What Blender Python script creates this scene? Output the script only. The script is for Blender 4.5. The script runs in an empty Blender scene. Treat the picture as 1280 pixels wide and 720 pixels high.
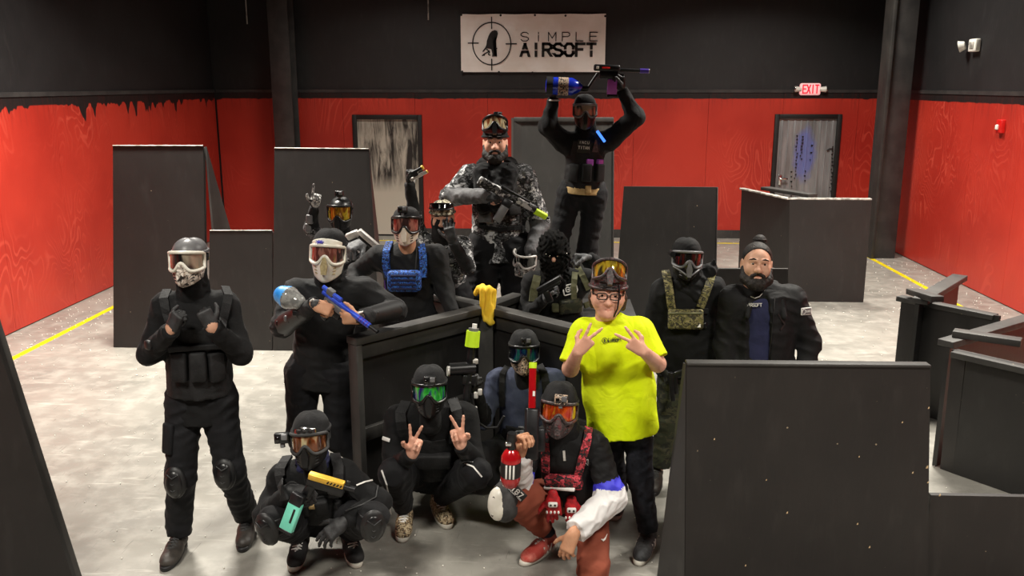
import bpy, bmesh, math, random
import numpy as np
from mathutils import Vector, Matrix, Euler
random.seed(7)
C = bpy.context.scene.collection
SC = bpy.context.scene

# ---------------------------------------------------------------- camera, world, lights, exposure
F, CAMH, PITCH, YAW = 1100.0, 2.55, math.radians(13.0), math.radians(2.34)
cam = bpy.data.cameras.new('camera'); camo = bpy.data.objects.new('camera', cam); C.objects.link(camo)
camo.location = (0, 0, CAMH); camo.rotation_euler = (math.pi/2 - PITCH, 0, YAW)
cam.sensor_width = 36.0; cam.lens = 36.0*F/1280.0; cam.clip_end = 100
SC.camera = camo
w = bpy.data.worlds.new('world'); SC.world = w; w.use_nodes = True
w.node_tree.nodes['Background'].inputs[0].default_value = (0.75, 0.8, 0.9, 1)
w.node_tree.nodes['Background'].inputs[1].default_value = 0.03
def ceiling_lamp(x, y, watts, sx=1.3, sy=0.5, z=5.3, col=(1, 0.945, 0.85)):
    l = bpy.data.lights.new('high_bay_light', 'AREA'); l.shape = 'RECTANGLE'; l.size = sx; l.size_y = sy
    l.energy = watts; l.color = col; l.spread = math.radians(128)
    o = bpy.data.objects.new('high_bay_light', l); C.objects.link(o); o.location = (x, y, z)
    return o
for lx, ly, lw in ((-2.4, 1.2, 215), (2.6, 1.4, 215), (-3.3, 7.6, 470), (3.2, 7.4, 430), (-2.2, 12.0, 85), (3.2, 11.8, 190)):
    ceiling_lamp(lx, ly, lw)
SC.view_settings.view_transform = 'Standard'; SC.view_settings.look = 'None'
SC.view_settings.exposure = 0.1; SC.view_settings.gamma = 1.0; SC.view_settings.use_curve_mapping = False

# ---------------------------------------------------------------- where the photograph's points stand in the room
_cy, _sy = math.cos(YAW), math.sin(YAW)
FW = Vector((-_sy*math.cos(PITCH), _cy*math.cos(PITCH), -math.sin(PITCH))); RT = Vector((_cy, _sy, 0)); UP = RT.cross(FW)
CAM = Vector((0, 0, CAMH))
def ray(u, v): return FW + RT*((u-640)/F) - UP*((v-360)/F)
def flo(u, v, z=0.0):
    d = ray(u, v); return CAM + d*((z-CAMH)/d.z)
def at(u, v, Y):
    d = ray(u, v); return CAM + d*(Y/d.y)
def atx(u, v, X):
    d = ray(u, v); return CAM + d*(X/d.x)

# ---------------------------------------------------------------- materials
MATS = {}
def lin(c):
    return tuple((x/12.92 if x <= .04045 else ((x+.055)/1.055)**2.4) for x in c)
def rgb(r, g, b): return lin((r/255., g/255., b/255.))
class NT:
    def __init__(s, name):
        s.m = bpy.data.materials.new(name); s.m.use_nodes = True; s.t = s.m.node_tree
        s.b = s.t.nodes['Principled BSDF']
    def n(s, typ, **kw):
        x = s.t.nodes.new(typ)
        for k, v in kw.items():
            if k.startswith('i_'): x.inputs[k[2:].replace('_', ' ')].default_value = v
            else: setattr(x, k, v)
        return x
    def l(s, a, b): s.t.links.new(a, b)
    def math(s, op, a, b=None, clamp=False):
        x = s.n('ShaderNodeMath', operation=op, use_clamp=clamp)
        for i, q in enumerate((a, b)):
            if q is None: continue
            if isinstance(q, (int, float)): x.inputs[i].default_value = q
            else: s.l(q, x.inputs[i])
        return x.outputs[0]
    def mix(s, f, a, b):
        x = s.n('ShaderNodeMix', data_type='RGBA')
        if isinstance(f, (int, float)): x.inputs[0].default_value = f
        else: s.l(f, x.inputs[0])
        for i, q in ((6, a), (7, b)):
            if isinstance(q, tuple): x.inputs[i].default_value = (*q[:3], 1)
            else: s.l(q, x.inputs[i])
        return x.outputs[2]
    def pos(s, world=True, scale=None):
        o = s.n('ShaderNodeNewGeometry').outputs['Position'] if world else s.n('ShaderNodeTexCoord').outputs['Object']
        if scale is None: return o
        m = s.n('ShaderNodeVectorMath', operation='MULTIPLY'); s.l(o, m.inputs[0]); m.inputs[1].default_value = scale
        return m.outputs[0]
    def noise(s, vec, scale, detail=3, rough=.55, dist=0):
        x = s.n('ShaderNodeTexNoise'); s.l(vec, x.inputs['Vector'])
        x.inputs['Scale'].default_value = scale; x.inputs['Detail'].default_value = detail
        x.inputs['Roughness'].default_value = rough; x.inputs['Distortion'].default_value = dist
        return x.outputs['Fac']
    def ramp(s, f, lo, hi):
        x = s.n('ShaderNodeMapRange'); s.l(f, x.inputs[0]); x.inputs[1].default_value = lo; x.inputs[2].default_value = hi
        return x.outputs[0]
    def bump(s, h, strength=.3, dist=.01):
        x = s.n('ShaderNodeBump'); s.l(h, x.inputs['Height']); x.inputs['Strength'].default_value = strength
        x.inputs['Distance'].default_value = dist; s.l(x.outputs[0], s.b.inputs['Normal'])
    def col(s, c):
        if isinstance(c, tuple): s.b.inputs['Base Color'].default_value = (*c[:3], 1)
        else: s.l(c, s.b.inputs['Base Color'])
    def rough(s, r):
        if isinstance(r, (int, float)): s.b.inputs['Roughness'].default_value = r
        else: s.l(r, s.b.inputs['Roughness'])
    def done(s, key):
        MATS[key] = s.m; return s.m
CLOTH = {'cloth_black', 'cloth_black2', 'trouser_black', 'denim_black', 'shell_jacket', 'rust', 'slate', 'charcoal', 'navy', 'yellow_shirt', 'white_nylon', 'jersey_grey'}
def mat(key, c, rough=.6, metal=0., c2=None, scale=8., bump=.0, bscale=40., spec=None, coat=0., lo=.42, hi=.6, sheen=0., emit=None, alpha=None, trans=None):
    """plain procedural material with a noise tint and a fine relief"""
    t = NT(key); p = t.pos(False)
    if c2 is None: c2 = tuple(min(1, x*1.25+.002) for x in c)
    t.col(t.mix(t.ramp(t.noise(p, scale), lo, hi), c, c2)); t.rough(rough)
    t.b.inputs['Metallic'].default_value = metal
    if spec is not None: t.b.inputs['Specular IOR Level'].default_value = spec
    if coat: t.b.inputs['Coat Weight'].default_value = coat; t.b.inputs['Coat Roughness'].default_value = .08
    if sheen: t.b.inputs['Sheen Weight'].default_value = sheen; t.b.inputs['Sheen Roughness'].default_value = .5
    if emit: t.b.inputs['Emission Color'].default_value = (*c, 1); t.b.inputs['Emission Strength'].default_value = emit
    if trans: t.b.inputs['Transmission Weight'].default_value = trans
    if alpha: t.b.inputs['Alpha'].default_value = alpha
    if key in CLOTH:                                     # creases of worn cloth
        r1 = t.math('ABSOLUTE', t.math('SUBTRACT', t.noise(t.pos(False, (1, 1, .7)), 6, 1.5, .5, 1.2), .5))
        r2 = t.math('ABSOLUTE', t.math('SUBTRACT', t.noise(t.pos(False, (.8, 1, 1.3)), 15, 1.5, .5, 1.), .5))
        hgt = t.math('ADD', t.math('ADD', r1, t.math('MULTIPLY', r2, .22)), t.math('MULTIPLY', t.noise(p, bscale*2, 3), .04))
        t.bump(hgt, .4, .04)
    elif bump: t.bump(t.noise(p, bscale, 4), bump, .006)
    return t.done(key)

def mat_floor():
    t = NT('grey painted concrete'); p = t.pos()
    base = t.mix(t.ramp(t.noise(p, .8, 5), .3, .7), rgb(116, 114, 108), rgb(144, 141, 133))
    base = t.mix(t.ramp(t.noise(p, 6, 5, .65), .45, .75), base, rgb(156, 153, 145))
    st = t.noise(t.pos(scale=(1.0, 7.0, 1)), 3.0, 4, .6, .8)                    # sweeping scuffs
    base = t.mix(t.math('MULTIPLY', t.ramp(st, .6, .72), .35), base, rgb(205, 202, 192))
    sc = t.noise(t.pos(scale=(9.0, 1.0, 1)), 4.0, 2, .5, 1.5)
    base = t.mix(t.math('MULTIPLY', t.ramp(sc, .68, .72), .5), base, rgb(95, 92, 88))
    # control joints sawn into the slab
    t.col(base)
    t.rough(t.mix(t.ramp(t.noise(p, 3, 4), .35, .65), (.32,)*3, (.5,)*3))
    t.bump(t.noise(p, 60, 3), .08, .004)
    return t.done('floor')
def mat_ply_red():
    t = NT('red painted plywood'); p = t.pos()
    g = t.noise(t.pos(scale=(1, 1, .42)), 1.3, 2.5, .5, .6)
    line = t.math('SINE', t.math('MULTIPLY', g, 190))
    blot = t.noise(p, .9, 3)
    fac = t.math('MULTIPLY', t.ramp(line, .5, .98), t.ramp(blot, .42, .62))
    c = t.mix(t.ramp(t.noise(p, .7, 3), .35, .65), rgb(170, 43, 32), rgb(194, 57, 42))
    c = t.mix(t.math('MULTIPLY', fac, .55), c, rgb(214, 84, 66))
    # black overspray with drips along the top of the boards
    sx = t.n('ShaderNodeSeparateXYZ'); t.l(p, sx.inputs[0])
    along = t.math('ADD', sx.outputs[0], sx.outputs[1])
    co = t.n('ShaderNodeCombineXYZ'); t.l(along, co.inputs[0])
    d1 = t.noise(co.outputs[0], 4.5, 2, .6); d2 = t.noise(co.outputs[0], .55, 1)
    drop = t.math('MULTIPLY', t.math('POWER', t.ramp(d1, .42, .72), 1.5), t.math('MULTIPLY', t.ramp(d2, .4, .55), t.math('ADD', .03, t.math('MULTIPLY', t.math('LESS_THAN', sx.outputs[0], -5.5), .36))))
    lev = t.math('SUBTRACT', 2.36, t.math('ADD', drop, .03))
    c = t.mix(t.ramp(t.math('SUBTRACT', sx.outputs[2], lev), -.006, .006), c, rgb(30, 28, 28))
    haze = t.math('MULTIPLY', t.ramp(t.math('SUBTRACT', sx.outputs[2], t.math('SUBTRACT', lev, .25)), 0, .3), t.ramp(t.noise(t.pos(scale=(1, 1, .08)), 22, 3), .5, .75))
    c = t.mix(t.math('MULTIPLY', haze, .55), c, rgb(70, 28, 26))
    t.col(c); t.rough(.42); t.bump(line, .05, .004)
    return t.done('ply_red')
def mat_black_ply(key, a, b, chips=.03, rough=.5):
    t = NT(key); p = t.pos()
    c = t.mix(t.ramp(t.noise(p, 2.2, 5, .6), .35, .7), a, b)
    c = t.mix(t.math('MULTIPLY', t.ramp(t.noise(t.pos(scale=(1, 1, .3)), 14, 4), .55, .8), .4), c, tuple(x*1.7+.006 for x in b))
    v = t.n('ShaderNodeTexVoronoi'); t.l(p, v.inputs['Vector']); v.inputs['Scale'].default_value = 11; v.inputs['Randomness'].default_value = 1.
    ch = t.math('MULTIPLY', t.math('LESS_THAN', v.outputs['Distance'], .05), t.ramp(t.noise(p, 2.6, 3), .56, .6))
    n2 = t.noise(p, 55, 2); ch2 = t.math('GREATER_THAN', n2, .79)
    c = t.mix(t.math('MULTIPLY', t.math('MAXIMUM', ch, ch2), .55 if chips else 0.), c, rgb(190, 170, 140))
    t.col(c); t.rough(rough); t.bump(t.noise(t.pos(scale=(1, 1, .25)), 45, 4), .22, .004)
    return t.done(key)
mat_floor(); mat_ply_red()
mat_black_ply('board', rgb(27, 26, 25), rgb(35, 33, 32))
mat_black_ply('board_near', rgb(28, 25, 24), rgb(37, 33, 31))
mat_black_ply('board_grey', rgb(50, 50, 49), rgb(64, 63, 61), chips=0)
mat_black_ply('lumber', rgb(37, 36, 35), rgb(62, 60, 57), rough=.6)
mat_black_ply('black_wall', rgb(27, 26, 27), rgb(34, 33, 34), chips=0, rough=.55)
mat('black_steel', rgb(48, 47, 47), .45, .0, rgb(60, 58, 57), 5, .1, 20)
mat('edge_white', rgb(190, 186, 178), .6, 0, rgb(120, 116, 110), 12)
mat('yellow_tape', rgb(225, 205, 20), .45, 0, rgb(200, 180, 16), 9)
mat('chipwood', rgb(186, 160, 122), .8)
mat('pellet', rgb(235, 232, 222), .4)
mat('banner', rgb(236, 228, 220), .5, 0, rgb(246, 241, 236), 2.2, .25, 2.5)
mat('print_black', rgb(22, 18, 17), .55)
mat('white_plastic', rgb(226, 224, 216), .35)
mat('red_plastic', rgb(190, 24, 20), .35)
mat('chrome', rgb(205, 205, 205), .18, 1.)
def mat_exit():
    t = NT('lit red lettering'); t.col(rgb(220, 20, 35)); t.b.inputs['Emission Color'].default_value = (*rgb(255, 25, 45), 1); t.b.inputs['Emission Strength'].default_value = 1.4; t.done('exit_red')
    t = NT('lit sign face'); t.col(rgb(240, 200, 200)); t.b.inputs['Emission Color'].default_value = (*rgb(255, 175, 175), 1); t.b.inputs['Emission Strength'].default_value = .55; t.done('exit_face')
mat_exit()
def mat_doors():
    t = NT('smeared white door'); p = t.pos()
    s1 = t.noise(t.pos(scale=(1, 1, .13)), 11, 5, .65, .5); s2 = t.noise(p, 2.5, 3)
    f = t.math('MULTIPLY', t.ramp(s1, .36, .58), t.ramp(s2, .22, .5))
    sx = t.n('ShaderNodeSeparateXYZ'); t.l(p, sx.inputs[0])
    f = t.math('MULTIPLY', f, t.ramp(sx.outputs[2], .75, 1.05))
    t.col(t.mix(f, rgb(190, 184, 170), rgb(38, 35, 33))); t.rough(.5); t.done('door_smeared')
    t = NT('galvanised door'); p = t.pos()
    c = t.mix(t.ramp(t.noise(t.pos(scale=(1, 1, .15)), 9, 5), .3, .7), rgb(120, 120, 120), rgb(168, 168, 170))
    q = t.n('ShaderNodeVectorMath', operation='SUBTRACT'); t.l(p, q.inputs[0]); q.inputs[1].default_value = (4.26, 14.9, 1.42)
    q2 = t.n('ShaderNodeVectorMath', operation='MULTIPLY'); t.l(q.outputs[0], q2.inputs[0]); q2.inputs[1].default_value = (1/.2, 0, 1/.46)
    ln = t.n('ShaderNodeVectorMath', operation='LENGTH'); t.l(q2.outputs[0], ln.inputs[0])
    d = t.math('ADD', ln.outputs['Value'], t.math('MULTIPLY', t.noise(p, 7, 3), .5))
    c = t.mix(t.math('MULTIPLY', t.math('SUBTRACT', 1, t.ramp(d, .95, 1.3)), .8), c, rgb(120, 132, 205))
    t.col(c); t.rough(.4); t.b.inputs['Metallic'].default_value = .35; t.done('door_steel')
mat_doors()

# ---------------------------------------------------------------- mesh helpers
def link(o): C.objects.link(o); return o
def V3(p): return Vector((float(p[0]), float(p[1]), float(p[2])))
def tag(o, label=None, cat=None, group=None, kind=None):
    if label: o['label'] = label
    if cat: o['category'] = cat
    if group: o['group'] = group
    if kind: o['kind'] = kind
    return o
def empty(name, loc, label=None, cat=None, group=None):
    o = link(bpy.data.objects.new(name, None)); o.location = loc; o.empty_display_size = .1
    return tag(o, label, cat, group)
class MB:
    """collects shapes; build() links them as one mesh object"""
    def __init__(s): s.bm = bmesh.new(); s.M = Matrix.Identity(4); s.mi = 0
    def _add(s, verts, faces, M=None, smooth=False):
        M = s.M @ M if M is not None else s.M
        vs = [s.bm.verts.new(M @ V3(v)) for v in verts]; out = []
        for f in faces:
            try:
                q = s.bm.faces.new([vs[i] for i in f]); q.smooth = smooth; q.material_index = s.mi; out.append(q)
            except ValueError: pass
        return vs, out
    def box(s, c, d, M=None, bev=0., taper=1.):
        x, y, z = (q/2 for q in d); b = min(bev, x*.98, y*.98, z*.98); T = Matrix.Translation(V3(c))
        M = (M @ T) if M is not None else T
        if b <= 0:
            vs = [(sx*x*(taper if sz > 0 else 1), sy*y*(taper if sz > 0 else 1), sz*z) for sz in (-1, 1) for sy in (-1, 1) for sx in (-1, 1)]
            s._add(vs, [(0, 2, 3, 1), (4, 5, 7, 6), (0, 1, 5, 4), (2, 6, 7, 3), (0, 4, 6, 2), (1, 3, 7, 5)], M); return s
        bm = bmesh.new(); bmesh.ops.create_cube(bm, size=1)
        for v in bm.verts:
            k = taper if v.co.z > 0 else 1
            v.co = Vector((v.co.x*2*x*k, v.co.y*2*y*k, v.co.z*2*z))
        bmesh.ops.bevel(bm, geom=bm.edges[:], offset=b, segments=2, affect='EDGES', profile=.5)
        bm.verts.index_update()
        s._add([v.co for v in bm.verts], [[v.index for v in f.verts] for f in bm.faces], M, True); bm.free(); return s
    def tube(s, pts, r, n=10, cap=True, M=None, r2=None):
        pts = [V3(p) for p in pts]; k = len(pts); rings = []; vs = []
        prev = None
        for i, p in enumerate(pts):
            t = (pts[min(i+1, k-1)] - pts[max(i-1, 0)]).normalized()
            if prev is None: prev = t.orthogonal().normalized()
            a = (prev - t*prev.dot(t)); a = a.normalized() if a.length > 1e-6 else t.orthogonal().normalized(); prev = a
            b = t.cross(a); rr = r[i] if isinstance(r, (list, tuple)) else (r if r2 is None else r + (r2-r)*i/(k-1))
            for j in range(n):
                an = 2*math.pi*j/n; vs.append(p + a*math.cos(an)*rr + b*math.sin(an)*rr)
        fs = [(i*n+j, i*n+(j+1) % n, (i+1)*n+(j+1) % n, (i+1)*n+j) for i in range(k-1) for j in range(n)]
        s._add(vs, fs, M, True)
        if cap:
            s._add(vs[:n], [tuple(range(n-1, -1, -1))], M); s._add(vs[-n:], [tuple(range(n))], M)
        return s
    def prism(s, poly, y0, y1, M=None):
        """polygon in local x,z pushed out along y"""
        n = len(poly); vs = [(p[0], y0, p[1]) for p in poly] + [(p[0], y1, p[1]) for p in poly]
        s._add(vs, [tuple(range(n)), tuple(range(2*n-1, n-1, -1))] + [(i, i+n, (i+1) % n + n, (i+1) % n) for i in range(n)], M); return s
    def slab(s, quad, th):
        """flat board: polygon of world points thickened away from its front"""
        q = [V3(p) for p in quad]; nn = (q[1]-q[0]).cross(q[-1]-q[0]).normalized()*th; n = len(q)
        vs = q + [p - nn for p in q]
        s._add(vs, [tuple(range(n)), tuple(range(2*n-1, n-1, -1))] + [(i, i+n, (i+1) % n + n, (i+1) % n) for i in range(n)]); return s
    def beam(s, a, b, wdt, hgt, up=(0, 0, 1)):
        a, b = V3(a), V3(b); x = (b-a); L = x.length; x.normalize(); u = V3(up); y = u.cross(x).normalized(); z = x.cross(y)
        M = Matrix((x, y, z)).transposed().to_4x4(); M.translation = (a+b)/2
        return s.box((0, 0, 0), (L, wdt, hgt), M, .004)
    def ell(s, c, r, M=None, nu=16, nv=10, z0=-1., z1=1.):
        vs = []; 
        for i in range(nv+1):
            z = z0 + (z1-z0)*i/nv; z = max(-1, min(1, z)); ph = math.asin(z); q = math.cos(ph)
            if z0 == -1. and z1 == 1.: ph = -math.pi/2 + math.pi*i/nv; q = math.cos(ph); z = math.sin(ph)
            for j in range(nu):
                a = 2*math.pi*j/nu; vs.append((c[0]+r[0]*q*math.cos(a), c[1]+r[1]*q*math.sin(a), c[2]+r[2]*z))
        fs = [(i*nu+j, i*nu+(j+1) % nu, (i+1)*nu+(j+1) % nu, (i+1)*nu+j) for i in range(nv) for j in range(nu)]
        vv, _ = s._add(vs, fs, M, True)
        bmesh.ops.remove_doubles(s.bm, verts=vv, dist=1e-5); return s
    def ico(s, c, r):
        bmesh.ops.create_icosphere(s.bm, subdivisions=1, radius=r, matrix=Matrix.Translation(V3(c))); return s
    def build(s, name, m, parent=None, smooth=None, recalc=True):
        if recalc: bmesh.ops.recalc_face_normals(s.bm, faces=s.bm.faces[:])
        me = bpy.data.meshes.new(name); s.bm.to_mesh(me); s.bm.free()
        for q in (m if isinstance(m, (list, tuple)) else [m]): me.materials.append(MATS[q])
        if smooth is not None:
            for p in me.polygons: p.use_smooth = smooth
        o = link(bpy.data.objects.new(name, me))
        if parent is not None: attach(o, parent)
        return o
ROOTM = {}
def attach(o, parent):
    """meshes are in world metres; parents may be moved Empties"""
    if parent.name not in ROOTM:
        if parent.parent: ROOTM[parent.name] = ROOTM[parent.parent.name] @ parent.matrix_parent_inverse @ parent.matrix_basis
        else: ROOTM[parent.name] = Matrix.LocRotScale(parent.location, parent.rotation_euler, parent.scale)
    o.parent = parent; o.matrix_parent_inverse = ROOTM[parent.name].inverted()
    ROOTM[o.name] = Matrix.Identity(4)

# stroke lettering (own shapes, so that words are geometry)
GL = {'A': [[(0, 0), (2, 6), (4, 0)], [(.8, 2), (3.2, 2)]], 'I': [[(2, 0), (2, 6)]], 'i': [[(2, 0), (2, 4)], [(2, 5.2), (2, 6)]],
 'R': [[(0, 0), (0, 6), (3, 6), (4, 5.2), (4, 3.8), (3, 3), (0, 3)], [(2, 3), (4, 0)]], 'S': [[(4, 5), (3, 6), (1, 6), (0, 5), (0, 4), (1, 3.2), (3, 2.8), (4, 2), (4, 1), (3, 0), (1, 0), (0, 1)]],
 'O': [[(1, 0), (0, 1.2), (0, 4.8), (1, 6), (3, 6), (4, 4.8), (4, 1.2), (3, 0), (1, 0)]], 'F': [[(0, 0), (0, 6), (4, 6)], [(0, 3.2), (3, 3.2)]],
 'T': [[(0, 6), (4, 6)], [(2, 0), (2, 6)]], 'E': [[(4, 0), (0, 0), (0, 6), (4, 6)], [(0, 3.1), (3.4, 3.1)]], 'X': [[(0, 0), (4, 6)], [(0, 6), (4, 0)]],
 'M': [[(0, 0), (0, 6), (2, 2), (4, 6), (4, 0)]], 'P': [[(0, 0), (0, 6), (3, 6), (4, 5.2), (4, 3.8), (3, 3), (0, 3)]], 'L': [[(0, 6), (0, 0), (3.8, 0)]],
 'N': [[(0, 0), (0, 6), (4, 0), (4, 6)]], '1': [[(1, 5), (2.2, 6), (2.2, 0)]], '8': [[(1, 3), (0, 4), (0, 5), (1, 6), (3, 6), (4, 5), (4, 4), (3, 3), (1, 3), (0, 2), (0, 1), (1, 0), (3, 0), (4, 1), (4, 2), (3, 3)]],
 '7': [[(0, 6), (4, 6), (1.4, 0)]], 'G': [[(4, 5), (3, 6), (1, 6), (0, 4.8), (0, 1.2), (1, 0), (3, 0), (4, 1), (4, 3), (2.4, 3)]], 'C': [[(4, 5), (3, 6), (1, 6), (0, 4.8), (0, 1.2), (1, 0), (3, 0), (4, 1)]],
 'U': [[(0, 6), (0, 1), (1, 0), (3, 0), (4, 1), (4, 6)]], 'K': [[(0, 0), (0, 6)], [(4, 6), (0, 2.6)], [(1.2, 3.6), (4, 0)]], 'D': [[(0, 0), (0, 6), (2.6, 6), (4, 4.6), (4, 1.4), (2.6, 0), (0, 0)]], ' ': []}
def letters(mb, text, M, h, wth, adv, thick, dep=.002, gap=None):
    """text in the local x,z plane of M, cap height h, letter width wth, advance adv; gap = stencil bridge height range"""
    x0 = 0
    for ch in text:
        for st in GL[ch]:
            pp = [(x0 + p[0]/4*wth, p[1]/6*h) for p in st]
            for (a, b) in zip(pp[:-1], pp[1:]):
                d = Vector((b[0]-a[0], b[1]-a[1])); L = d.length
                if L < 1e-6: continue
                d /= L; nrm = Vector((-d.y, d.x))*thick/2; e = d*(thick*.42)
                a2 = Vector(a)-e; b2 = Vector(b)+e
                segs = [(a2, b2)]
                if gap:
                    segs = []
                    z0, z1 = gap[0]*h, gap[1]*h
                    if abs(d.y) > .3 and min(a2.y, b2.y) < z0 and max(a2.y, b2.y) > z1:
                        p0, p1 = (a2, b2) if a2.y < b2.y else (b2, a2); k = (p1-p0)/(p1.y-p0.y)
                        segs = [(p0, p0+k*(z0-p0.y)), (p0+k*(z1-p0.y), p1)]
                    else: segs = [(a2, b2)]
                for (s0, s1) in segs:
                    if abs(d.y) > .3 and gap:
                        hx = thick/2/max(.4, abs(d.y)); poly = [(s0.x-hx, s0.y), (s0.x+hx, s0.y), (s1.x+hx, s1.y), (s1.x-hx, s1.y)]
                    else: poly = [tuple(s0-nrm), tuple(s1-nrm), tuple(s1+nrm), tuple(s0+nrm)]
                    mb.prism(poly, -dep, 0, M)
        x0 += adv*(.62 if ch in 'Ii' and adv > wth*1.5 and False else 1)
    return x0
# ---------------------------------------------------------------- the room
XL, XR, YB, YF, ZC, REDH = -5.6, 5.4, 14.94, -5.0, 6.2, 2.42
def setting(name, mb, m): return tag(mb.build(name, m), kind='structure')
floor = setting('floor', MB().box(((XL+XR)/2, (YB+YF)/2, -.1), (XR-XL+.6, YB-YF+.6, .2)), 'floor'); ROOTM[floor.name] = Matrix.Identity(4)
wall_back = setting('wall_back', MB().box(((XL+XR)/2, YB+.14, ZC/2), (XR-XL+.6, .2, ZC)), 'black_wall'); ROOTM[wall_back.name] = Matrix.Identity(4)
wall_left = setting('wall_left', MB().box((XL-.14, (YB+YF)/2, ZC/2), (.2, YB-YF, ZC)), 'black_wall'); ROOTM[wall_left.name] = Matrix.Identity(4)
wall_right = setting('wall_right', MB().box((XR+.14, (YB+YF)/2, ZC/2), (.2, YB-YF, ZC)), 'black_wall'); ROOTM[wall_right.name] = Matrix.Identity(4)
setting('wall_front', MB().box(((XL+XR)/2, YF-.14, ZC/2), (XR-XL+.6, .2, ZC)), 'black_wall')
setting('ceiling', MB().box(((XL+XR)/2, (YB+YF)/2, ZC+.1), (XR-XL+.6, YB-YF+.6, .2)), 'black_wall')
# plywood sheets, 4 ft wide, with open joints
def sheets(wall, axis, a, b, fixed, first, skip=()):
    x = first
    while x < b:
        x0, x1 = max(a, x)+.002, min(b, x+1.22)-.002
        if x1-x0 > .05:
            spans = [(x0, x1, 0.012, REDH)]
            for (s0, s1, zt) in skip:
                nxt = []
                for (p, q, zb, zt2) in spans:
                    if q <= s0 or p >= s1 or zb > .02: nxt.append((p, q, zb, zt2)); continue
                    if p < s0: nxt.append((p, s0, zb, zt2))
                    if q > s1: nxt.append((s1, q, zb, zt2))
                    nxt.append((max(p, s0), min(q, s1), zt, zt2))
                spans = nxt
            for (p, q, zb, zt2) in spans:
                if q-p < .03: continue
                m = MB()
                if axis == 'x': m.box(((p+q)/2, fixed, (zb+zt2)/2), (q-p, .018, zt2-zb))
                else: m.box((fixed, (p+q)/2, (zb+zt2)/2), (.018, q-p, zt2-zb))
                m.build('plywood_sheet', 'ply_red', wall)
        x += 1.22
DL = (at(440, 143, YB).x, at(527, 143, YB).x, 2.06); DR = (at(969, 143, YB).x, at(1053, 143, YB).x, 2.08)
sheets(wall_back, 'x', XL, XR, YB+.03, XL-.3, (DL, DR))
sheets(wall_left, 'y', YF, YB, XL-.03, YF+.35)
sheets(wall_right, 'y', YF, YB, XR+.03, YF+.8)
# ledge where the red boards end against the black wall above
for nm, c, d in (('trim_1', ((XL+XR)/2, YB+.025, REDH+.03), (XR-XL, .03, .05)), ('trim_2', (XL-.025, (YB+YF)/2, REDH+.03), (.03, YB-YF, .05)), ('trim_3', (XR+.025, (YB+YF)/2, REDH+.03), (.03, YB-YF, .05))):
    setting(nm, MB().box(c, d), 'black_steel')
setting('baseboard_back', MB().box(((DL[1]+DR[0])/2, YB+.008, .07), (DR[0]-DL[1], .02, .14)), 'lumber')
# worn tape on the floor along the walls
def tape(pts, wd):
    m = MB()
    for (a, b) in zip(pts[:-1], pts[1:]):
        a, b = V3((*a, 0)), V3((*b, 0)); t = (b-a).normalized(); n = Vector((-t.y, t.x, 0))*wd/2; h = Vector((0, 0, .003))
        m._add([a-n+h, b-n+h, b+n+h, a+n+h, a-n, b-n, b+n, a+n], [(0, 1, 2, 3), (4, 5, 1, 0), (7, 6, 2, 3), (5, 6, 2, 1), (4, 7, 3, 0)])
    return m.build('floor_stripe', 'yellow_tape', floor)
tape([(-5.09, -2), (-5.1, 13.9)], .07); tape([(4.86, -2), (4.88, 14.4)], .07); tape([(-5.1, 14.5), (4.88, 14.45)], .06)
# doors
def door(name, D, m, h):
    x0, x1, zt = D; t = .075
    d = MB().box(((x0+x1)/2, YB+.035, zt/2), (x1-x0-2*t, .035, zt-.06)).build(name, m); tag(d, kind='structure'); ROOTM[d.name] = Matrix.Identity(4)
    for c, s in ((((x0+t/2), YB+.02, zt/2), (t, .08, zt)), ((x1-t/2, YB+.02, zt/2), (t, .08, zt)), (((x0+x1)/2, YB+.02, zt-t/2), (x1-x0-2*t, .08, t))):
        MB().box(c, s, None, .006).build('door_frame', 'print_black', d)
    MB().box((h, YB, 1.0), (.05, .03, .18), None, .01).box((h+.05*(1 if h < (x0+x1)/2 else -1), YB-.045, 1.02), (.14, .02, .03), None, .008).build('door_handle', 'chrome', d)
    return d
d1 = door('door_1', DL, 'door_smeared', DL[1]-.15)
d2 = door('door_2', DR, 'door_steel', DR[0]+.15)
for i in range(9):                                     # pressed ribs of the steel door
    x = DR[0]+.13 + i*(DR[1]-DR[0]-.26)/8
    MB().box((x, YB+.012, 1.03), (.022 if i % 2 else .035, .014, 1.9), None, .004).build('rib', 'door_steel', d2)
m = MB(); random.seed(3)                               # black marker scrawl, in columns
for (px, py, n, st) in ((997, 170, 13, 4.4), (1003, 171, 8, 4.0), (1041, 184, 13, 4.6), (990, 215, 6, 6), (1014, 182, 3, 9), (1007, 214, 3, 6)):
    for k in range(n):
        p = at(px+random.uniform(-1, 1) - k*.25, py+k*st, YB-.001)
        m.prism([(p.x-.02, p.z), (p.x+.005, p.z-.014), (p.x+.025*random.random(), p.z+.012), (p.x-.008, p.z+.016)], YB-.004, YB-.001)
p = at(1037, 187, YB)
m.tube([at(1034, 188, YB-.002), at(1037, 186, YB-.002), at(1041, 186, YB-.002), at(1041, 190, YB-.002)], .012, 6)
m.build('marker_scrawl', 'print_black', d2)
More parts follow.
